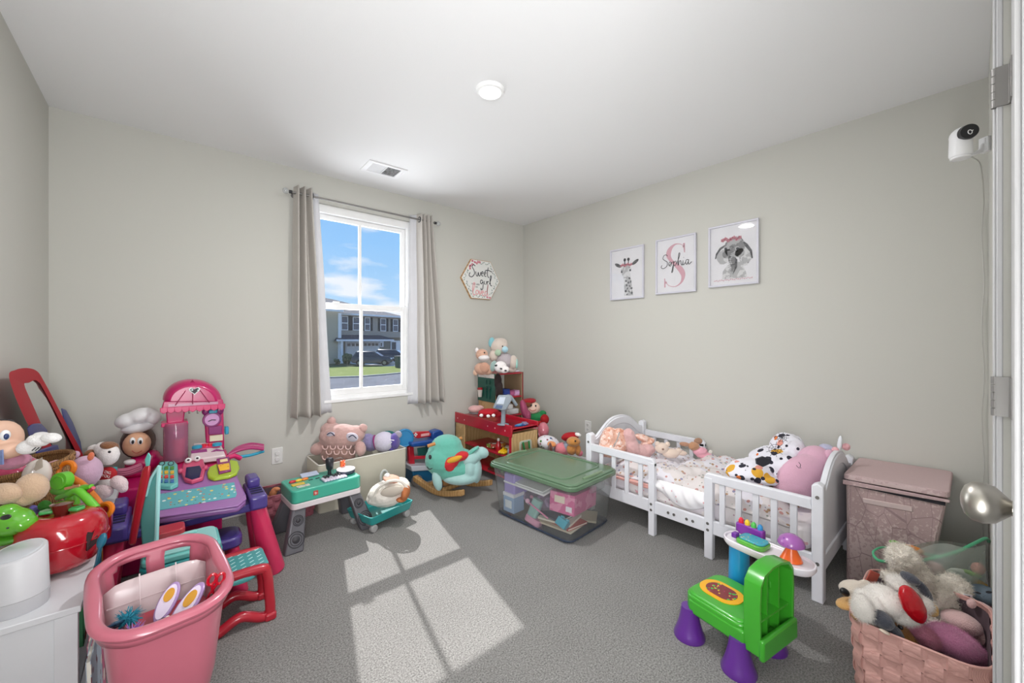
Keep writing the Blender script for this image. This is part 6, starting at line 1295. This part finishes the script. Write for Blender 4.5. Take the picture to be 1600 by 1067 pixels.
for k in range(5): B().box((-.03+.015*k, -.01+.012*(k % 3), .003+.003*k), (.10, .04, .002), rot=(0, 0, R(-30+22*k))).out('card', plastic(('1f6fb5', '2f8fd0', '5fb0d8', '1a5aa0', '8a8fb0')[k]), q)

# hutch
o = thing('toy_hutch', 'tall wooden toy hutch with green side panel and red shelf edges', 'toy shelf', (2.50, 3.07, 0))
hx0, hx1, hy0, hy1, hz1 = -.172, .172, -.135, .135, .865
B().bx(hx0, hx0+.014, hy0, hy1, 0, hz1).out('side_panel', sw, o, bevel=.002); B().bx(hx1-.014, hx1, hy0, hy1, 0, hz1).out('side_panel', M('9a8468', .6), o, bevel=.002); B().bx(hx0+.02, hx0+.2, hy1-.01, hy1, .0, .5).out('back_panel', sw, o)
gp2 = B().bx(hx0-.006, hx0, hy0-.004, hy1+.004, .59, hz1).out('green_panel', plastic('0f5a4c', .5, K=1), o, bevel=.002)
B().bx(hx0-.010, hx0-.006, hy0+.01, hy1-.01, hz1-.045, hz1-.005).out('header_strip', M('d9d5d2', .5, pat=(('b53a4a', 60, .2, 'v'),)), gp2)
b = B(); b.lathe([(.018, 0), (.024, .07)], (hx0-.028, .07, .63), 18); b.out('paper_cup', painted('e0dbd4'), gp2); b = B(); b.lathe([(.026, .07), (.026, .085), (.02, .09)], (hx0-.028, .07, .63), 18); b.out('cup_lid', plastic('b5222c'), gp2)
for y in (-.01, -.06): 
    b = B(); b.cyl((hx0-.012, y, .62), (hx0-.012, y, .70), .005, n=8); b.ell((hx0-.012, y, .72), (.006, .012, .02)); b.cyl((hx0-.012, y, .76), (hx0-.012, y, .80), .004, n=8); b.out('utensil', plastic('0a3f3a', .4), gp2)
for z, nm in ((hz1-.014, 'top_shelf'), (.62, 'middle_shelf'), (.44, 'lower_shelf'), (.2, 'bottom_shelf')): B().bx(hx0+.014, hx1-.014, hy0-.004, hy1, z, z+.014).out(nm, sr, o, bevel=.002)
B().bx(hx1-.004, hx1+.004, hy0-.006, hy0+.008, .44, hz1).out('edge_strip', plastic('8a1426'), o)
def hb(name, label, cat, x, y, z, d, c_, bev=.004, grp=None):
    q = thing(name, label, cat, (2.50+x, 3.07+y, z), 0, grp); B().bx(-d[0]/2, d[0]/2, -d[1]/2, d[1]/2, 0, d[2]).out('body', M(c_, .5), q, bevel=bev); B().bx(-d[0]/2*.9, d[0]/2*.9, -d[1]/2-.002, -d[1]/2, d[2]*.3, d[2]*.7).out('label', M(c_, .4, K=1.5), q); return q
hb('toy_box', 'dark blue toy box on the middle hutch shelf', 'box', .0, -.06, .634, (.075, .08, .07), '1f3a86')
hb('toy_box', 'magenta and white small box in the hutch, left of the pink one', 'box', .062, -.07, .634, (.05, .08, .055), 'a85a86')
hb('toy_box', 'pale pink flat box at the right end of the hutch shelf', 'box', .117, -.08, .634, (.06, .08, .052), 'd3a5cf')
hb('toy_box', 'white thin box lying on top of the hutch right corner', 'box', .09, -.07, .866, (.12, .09, .018), 'c9c6d0')
q = thing('toy_register', 'white and grey toy cash register on the lower hutch shelf', 'toy register', (2.56, 3.0, .455)); B().slab(.16, .11, .02, 0, .05).out('base', plastic('cfd0d2'), q, bevel=.006); b = B(); b.ell((.0, .01, .07), (.05, .03, .035)); b.out('display', plastic('dadada'), q)
plush('doll_hair', 'dark brown doll wig hanging in the hutch beside the green panel', 3.55, 778, 606, [('hair', M('2a1c1c', .8, bump=('w', 60, .6)), [(778, 596, 6, 13, 0, .03), (780, 612, 6, 12), (781, 620, 6, 7), (780, 604, 6, 9)])], cat='wig', fuzz=.006)
pe = plushm('cfa38c')
o, L, s = plush('stuffed_fox', 'peach and white fox plush on the hutch top at the left', 3.62, 757, 586, [('head', pe, [(753, 554, 10, 9, 0, .06)]), ('muzzle', wh, [(756, 559, 9, 5, -.03, .05)]), ('body', pe, [(753, 576, 12, 10, 0, .06), (762, 578, 9, 8)]), ('ear', wh, [(745, 547, 3, 4, -.0, .012)]), ('wing', plushm('c49680'), [(757, 574, 8, 8, -.05, .02)]), ('tail', plushm('dfb9a0'), [(743, 582, 4, 5)]), ('eye', BLACK, [(757, 551, 1.2, 1.2, -.06, .006)], 0)])
cm = plushm('cdbfb4')
o, L, s = plush('stuffed_bear', 'big beige bear plush with blue ear and muzzle on the hutch', 3.68, 788, 582, [('head', cm, [(780, 541, 14, 13, 0, .08), (784, 536, 9, 8)]), ('muzzle', plushm('a9cfdc'), [(789, 546, 5, 5, -.06, .03)]), ('ear', plushm('7fb5be'), [(768, 535, 5, 8, -.02, .02, 8)]), ('body', plushm('b3aaae'), [(788, 564, 14, 14, 0, .08)]), ('arm', cm, [(771, 556, 7, 9, -.03, .04)]), ('leg', cm, [(802, 566, 7, 11, -.02, .05), (800, 575, 8, 7)]), ('bow', plushm('a8bfa5'), [(778, 551, 5, 5, -.07, .02)]), ('foot_pad', plushm('9ccfc6'), [(807, 568, 2.5, 8, -.03, .03)]), ('eye', BLACK, [(785, 541, 1.3, 1.3, -.07, .006)], 0)])
o, L, s = plush('stuffed_dog', 'small white dog plush with grey ear lying in front of the bear', 3.45, 785, 584, [('head', wh, [(782, 573, 10, 9, 0, .05), (788, 577, 8, 6, -.02)]), ('ear', plushm('8fa5a0'), [(771, 572, 5, 9, .0, .02, 15)]), ('eye', BLACK, [(783, 576, 2, 1.2, -.055, .006, 12)], 0), ('nose', BLACK, [(790, 579, 2, 1.3, -.06, .006)], 0), ('brow', BLACK, [(775, 571, 2.2, 1.5, -.05, .006, -20)], 0)])

# dolls and plush between the hutch and the bed
o, L, s = plush('elf_doll', 'soft elf doll in green suit and red hat beside the hutch', 3.75, 835, 672, [('head', M('dcbfae', .8), [(832, 637, 12, 10, 0, .06)]), ('hat', fabric('9a1420'), [(825, 627, 13, 5, 0, .06, -8), (818, 630, 6, 6)]), ('hair', fabric('6a3a20'), [(824, 632, 8, 5, -.03, .05)]), ('body', fabric('1f7a44'), [(837, 652, 13, 9, 0, .06), (848, 646, 6, 5)]), ('eye', BLACK, [(830, 633, 1.6, 1.8, -.065, .006)], 0), ('eye', BLACK, [(837, 634, 1.3, 1.6, -.062, .006)], 0)])
b = B(); b.tube(spline([L(827, 639, -.07), L(832, 642, -.072), L(838, 640, -.065)], 4), .003, 6); b.out('smile', plastic('a03a3a'), o)
plush('sequin_bag', 'pink sequin pouch leaning between hutch and elf doll', 3.68, 822, 690, [('cloth', M('a84a6e', .3, bump=('v', 160, .8), K=1), [(819, 640, 6, 16, 0, .05, -14), (824, 650, 6, 10)])], cat='bag')
o, L, s = plush('stuffed_elf_foot', 'red round plush boot below the elf doll', 3.6, 852, 690, [('boot', M('a01218', .9, bump=('n', 200, .5), K=1), [(851, 655, 7, 8, 0, .05), (846, 662, 9, 5)])])
plush('foil_balloon', 'shiny rose pink balloon figure below the elf doll', 3.5, 846, 705, [('balloon', M('c2707c', .2, coat=.6), [(849, 672, 9, 13, 0, .06), (840, 680, 9, 9), (834, 675, 6, 10)])], cat='balloon', fuzz=.004)
plush('patterned_cushion', 'round white cushion with colourful animal print near the bin', 3.3, 862, 725, [('cover', M('d9d6dc', .9, pat=(('5a6a8a', 16, .2, 'v'), ('4a7a3f', 20, .2, 'v'), ('8a4a5a', 24, .2, 'v'))), [(857, 692, 18, 12, 0, .08, 14)])], cat='cushion', fuzz=.003)
plush('stuffed_bee', 'pink plush ball with orange and brown band beside print cushion', 3.12, 870, 735, [('body', plushm('d27a84'), [(878, 702, 12, 11, 0, .06)]), ('band', plushm('5a2a18'), [(860, 700, 4, 9, -.02, .05)]), ('face', plushm('d98a4a'), [(862, 694, 7, 5, .0, .05)])])
plush('stuffed_mouse', 'small grey plush ball between pink ball and tan bear', 3.1, 887, 735, [('body', plushm('8d96a5'), [(886, 697, 6, 9, 0, .04)])])
o, L, s = plush('stuffed_bear', 'tan bear plush beside the bed foot with brown nose', 3.0, 900, 738, [('head', plushm('b57a3a'), [(896, 690, 11, 8, 0, .05)]), ('body', plushm('b0753a'), [(893, 702, 8, 9)]), ('leg', plushm('b0753a'), [(903, 703, 5, 9)]), ('nose', BLACK, [(899, 689, 1.6, 1.3, -.05, .005)], 0), ('shirt', plushm('cf6f80'), [(906, 708, 5, 5)])])
plush('red_plush', 'red plush hat with white trim on top of the tan bear', 3.08, 895, 700, [('cloth', M('a8121e', .9, bump=('n', 200, .5), K=1), [(892, 681, 14, 6, 0, .05, -5), (885, 684, 8, 5)]), ('trim', wh, [(903, 679, 5, 3, -.04, .02, 20)])], cat='hat', fuzz=.004)

# ================================================================ woven basket of plush, front right
woven('woven_basket', 'large blush pink woven basket piled with plush in the right corner', (1.975, .12, 0), .46, .32, .25, .07, 'd6a49c', 30, 6, .0395, R(0))
lamb = M('ece3d6', .95, bump=('v', 190, 1.0), sheen=.4, K=1.08); DD = 1.40
o, L, s = facing('stuffed_lamb', 'curly cream lamb plush sprawled on top of the right basket pile', 'stuffed toy', 1.52, 1440, 985)
blob(L, s, [(1410, 872, 24, 24, 0, .05), (1424, 900, 30, 30, 0, .06), (1452, 925, 36, 30, 0, .07), (1480, 935, 34, 28, .0, .07), (1490, 915, 24, 20, .03, .05), (1395, 905, 14, 14, .0, .04)], 'body', lamb, o, .022, .005, .016)
fur(o.children[0], 9000, .007, .0009)
blob(L, s, [(1470, 958, 30, 18, -.02, .06), (1440, 962, 18, 16, -.03, .05)], 'belly', lamb, o, .02, .005, .016)
fur(o.children[-1], 3500, .007, .0009)
b = B(); b.box(L(1512, 933, -.06), (.03, .003, .02), rot=(0, R(8), 0)); tg = b.out('care_tag', painted('dcdce0'), o); b = B(); b.box(L(1513, 933, -.063), (.012, .001, .008)); b.out('tag_print', ink, tg)
wb_ = plushm('e9e4de'); gyp = plushm('3a3c46')
o, L, s = plush('stuffed_dog', 'white dog plush with charcoal ears and one shiny red ear', 1.36, 1395, 1010, [
    ('body', wb_, [(1382, 938, 34, 26, 0, .06), (1404, 952, 30, 22, -.01, .06), (1358, 940, 20, 20, 0, .05)]), ('head', wb_, [(1410, 914, 18, 13, .0, .05), (1432, 935, 16, 22, -.02, .05)]),
    ('leg', wb_, [(1348, 950, 14, 22, -.03, .035), (1370, 960, 16, 18, -.03)]), ('paw', gyp, [(1378, 968, 16, 15, -.06, .035, 15), (1393, 986, 15, 13, -.06, .035, 20)]), ('paw_pad', painted('d9c9b8'), [(1382, 987, 9, 3, -.085, .012, 22)], 0),
    ('ear', gyp, [(1422, 903, 12, 9, -.03, .03, 20), (1442, 925, 9, 22, -.035, .025, -24)]), ('snout', plushm('c39a5a'), [(1452, 948, 6, 16, -.03, .03)])])
for c_ in o.children:
    if c_.name.split('.')[0] in ('body', 'head', 'leg'): fur(c_, 4000, .006, .0006)
blob(L, s, [(1426, 944, 18, 32, -.078, .022, -28)], 'red_ear', M('c00f1e', .22, bump=('n', 50, .6), coat=.5, K=1), o, .003)
o, L, s = plush('stuffed_puppy', 'cream plush paw with black pad and polka dot scarf at basket edge', 1.48, 1340, 990, [('paw', plushm('d9cdbf'), [(1335, 920, 26, 14, 0, .04, -6), (1352, 918, 14, 13)]), ('pad', BLACK, [(1320, 925, 9, 6, -.04, .01, 40)], 0), ('arm', plushm('c79a5e'), [(1325, 943, 20, 8, -.04, .03, -12)]), ('scarf', M('a3121f', .9, pat=(('e9e3e0', 70, .22, 'v'),)), [(1340, 955, 12, 7, -.03, .04, 25)])])
b = B(); b.box(L(1363, 903, .02), (.04, .004, .05), rot=(0, R(25), 0)); tg = b.out('red_tag', M('b5584a', .6), o, bevel=.002)
o, L, s = plush('stuffed_monkey', 'brown plush face with black eye peeking under the white dog', 1.36, 1390, 1020, [('head', plushm('a8763f'), [(1408, 992, 26, 20, 0, .05)]), ('arm', plushm('8f6434'), [(1352, 970, 26, 8, .0, .03, 22)]), ('eye', BLACK, [(1407, 980, 3.6, 3.6, -.052, .008)], 0), ('muzzle', plushm('c9995f'), [(1398, 992, 12, 9, -.03, .03)])])
o, L, s = plush('stuffed_rabbit', 'deep pink fluffy rabbit plush in front of the basket pile', 1.33, 1480, 1030, [('body', plushm('d78db4'), [(1490, 1005, 46, 28, -.01, .065, 22), (1518, 1024, 30, 22, -.01, .05, 20)]), ('head', plushm('d98ca6'), [(1442, 992, 22, 15, .0, .045, 18), (1452, 1002, 18, 12)]), ('foot', M('b01022', .8, K=1), [(1535, 1045, 18, 7, -.02, .03, 5)])], fuzz=.004)
for c_ in o.children:
    if c_.name.split('.')[0] in ('body', 'head'): fur(c_, 5000, .006, .0006)
lp = plushm('dbb6b4')
o, L, s = plush('stuffed_piglet', 'pale pink smooth plush lying on its side near the door', 1.42, 1510, 1005, [('body', lp, [(1502, 972, 32, 19, 0, .05, 12), (1530, 990, 26, 20, 0, .05, 15)]), ('head', lp, [(1532, 955, 22, 18, .02, .045, 10), (1518, 943, 8, 8)])], fuzz=.001)
b = B(); b.box(L(1474, 975, -.05), (.03, .003, .026), rot=(0, R(20), 0)); b.out('ear_tag', M('c9bfae', .6), o)
plush('stuffed_cat', 'blue grey cat plush with stitched closed eyes by the door', 1.58, 1540, 960, [('head', M('6d7b88', .9, bump=('n', 260, .5)), [(1538, 930, 26, 18, 0, .05)]), ('scarf', M('9a1020', .9), [(1540, 950, 22, 10, -.02, .05)]), ('closed_eye', ink, [(1528, 926, 5, 1.6, -.055, .006, 10), ], 0), ('closed_eye', ink, [(1545, 925, 5, 1.6, -.055, .006, -10)], 0)], fuzz=.002)
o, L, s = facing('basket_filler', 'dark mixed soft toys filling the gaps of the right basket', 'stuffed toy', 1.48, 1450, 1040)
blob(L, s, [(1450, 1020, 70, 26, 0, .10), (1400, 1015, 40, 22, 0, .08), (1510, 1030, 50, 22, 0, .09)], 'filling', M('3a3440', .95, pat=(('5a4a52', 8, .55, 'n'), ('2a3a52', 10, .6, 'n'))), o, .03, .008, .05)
b = B(); b.box(L(1432, 1032, -.10), (.05, .03, .02), rot=(.3, .4, .2)); b.out('printed_patch', M('c9c3bb', .6, pat=(('2a2a30', 60, .3, 'v'),)), o)
# zip bag with toys
o, L, s = facing('zip_bag', 'large clear zip bag with green seal full of small toys', 'bag', 1.66, 1460, 940)
bag = clear('e6efe8', .12, .28, .6)
b = B(); b.grid(lambda u, v: L(1385+155*u, 862-14*u+78*v+6*math.sin(9*u), -.045+.03*math.sin(PI*u)*math.sin(PI*v)*-1+.006*math.sin(14*u+5*v)), 24, 14); b.out('front_film', bag, o)
b = B(); b.grid(lambda u, v: L(1385+155*u, 852-4*u+80*v+5*math.sin(7*u+1), .05+.03*math.sin(PI*u)*math.sin(PI*v)+.006*math.sin(12*u+5*v)), 24, 14); b.out('back_film', bag, o)
gz = plastic('4fae80', .3, K=1)
b = B(); b.tube(spline([L(1365, 868, .0), L(1366, 860, .02), L(1385, 855, .04), L(1440, 865, .03), L(1480, 870, .0)], 6), .004, 8); b.tube(spline([L(1365, 868, 0), L(1380, 877, -.03), L(1440, 875, -.04), L(1490, 864, -.045), L(1520, 850, -.04), L(1540, 841, -.02), L(1545, 846, .0)], 6), .006, 8); b.out('zip_seal', gz, o)
for i, (x, y, c_, rx, ry) in enumerate(((1425, 858, 'd9883f', 20, 7), (1400, 850, '6fae4a', 12, 6), (1460, 890, 'cf9a9a', 18, 12), (1500, 900, 'd4d6cc', 24, 12), (1515, 895, '7fae4a', 20, 4), (1530, 912, 'dfae4a', 14, 7), (1480, 910, 'c9cfc5', 22, 10), (1528, 888, 'c98a80', 10, 10), (1445, 872, 'c23a4a', 10, 4), (1505, 922, '8a96a8', 20, 8))):
    plush('small_toy', ['orange', 'leaf green', 'dusty pink', 'off white', 'thin bright green', 'yellow', 'grey white', 'salmon', 'red', 'blue grey'][i]+' small toy inside the clear zip bag', 1.67, x, y, [('body', M(c_, .5), [(x, y, rx, ry, 0, .02, 15)])], cat='toy', group='toys in the zip bag', fuzz=.006)
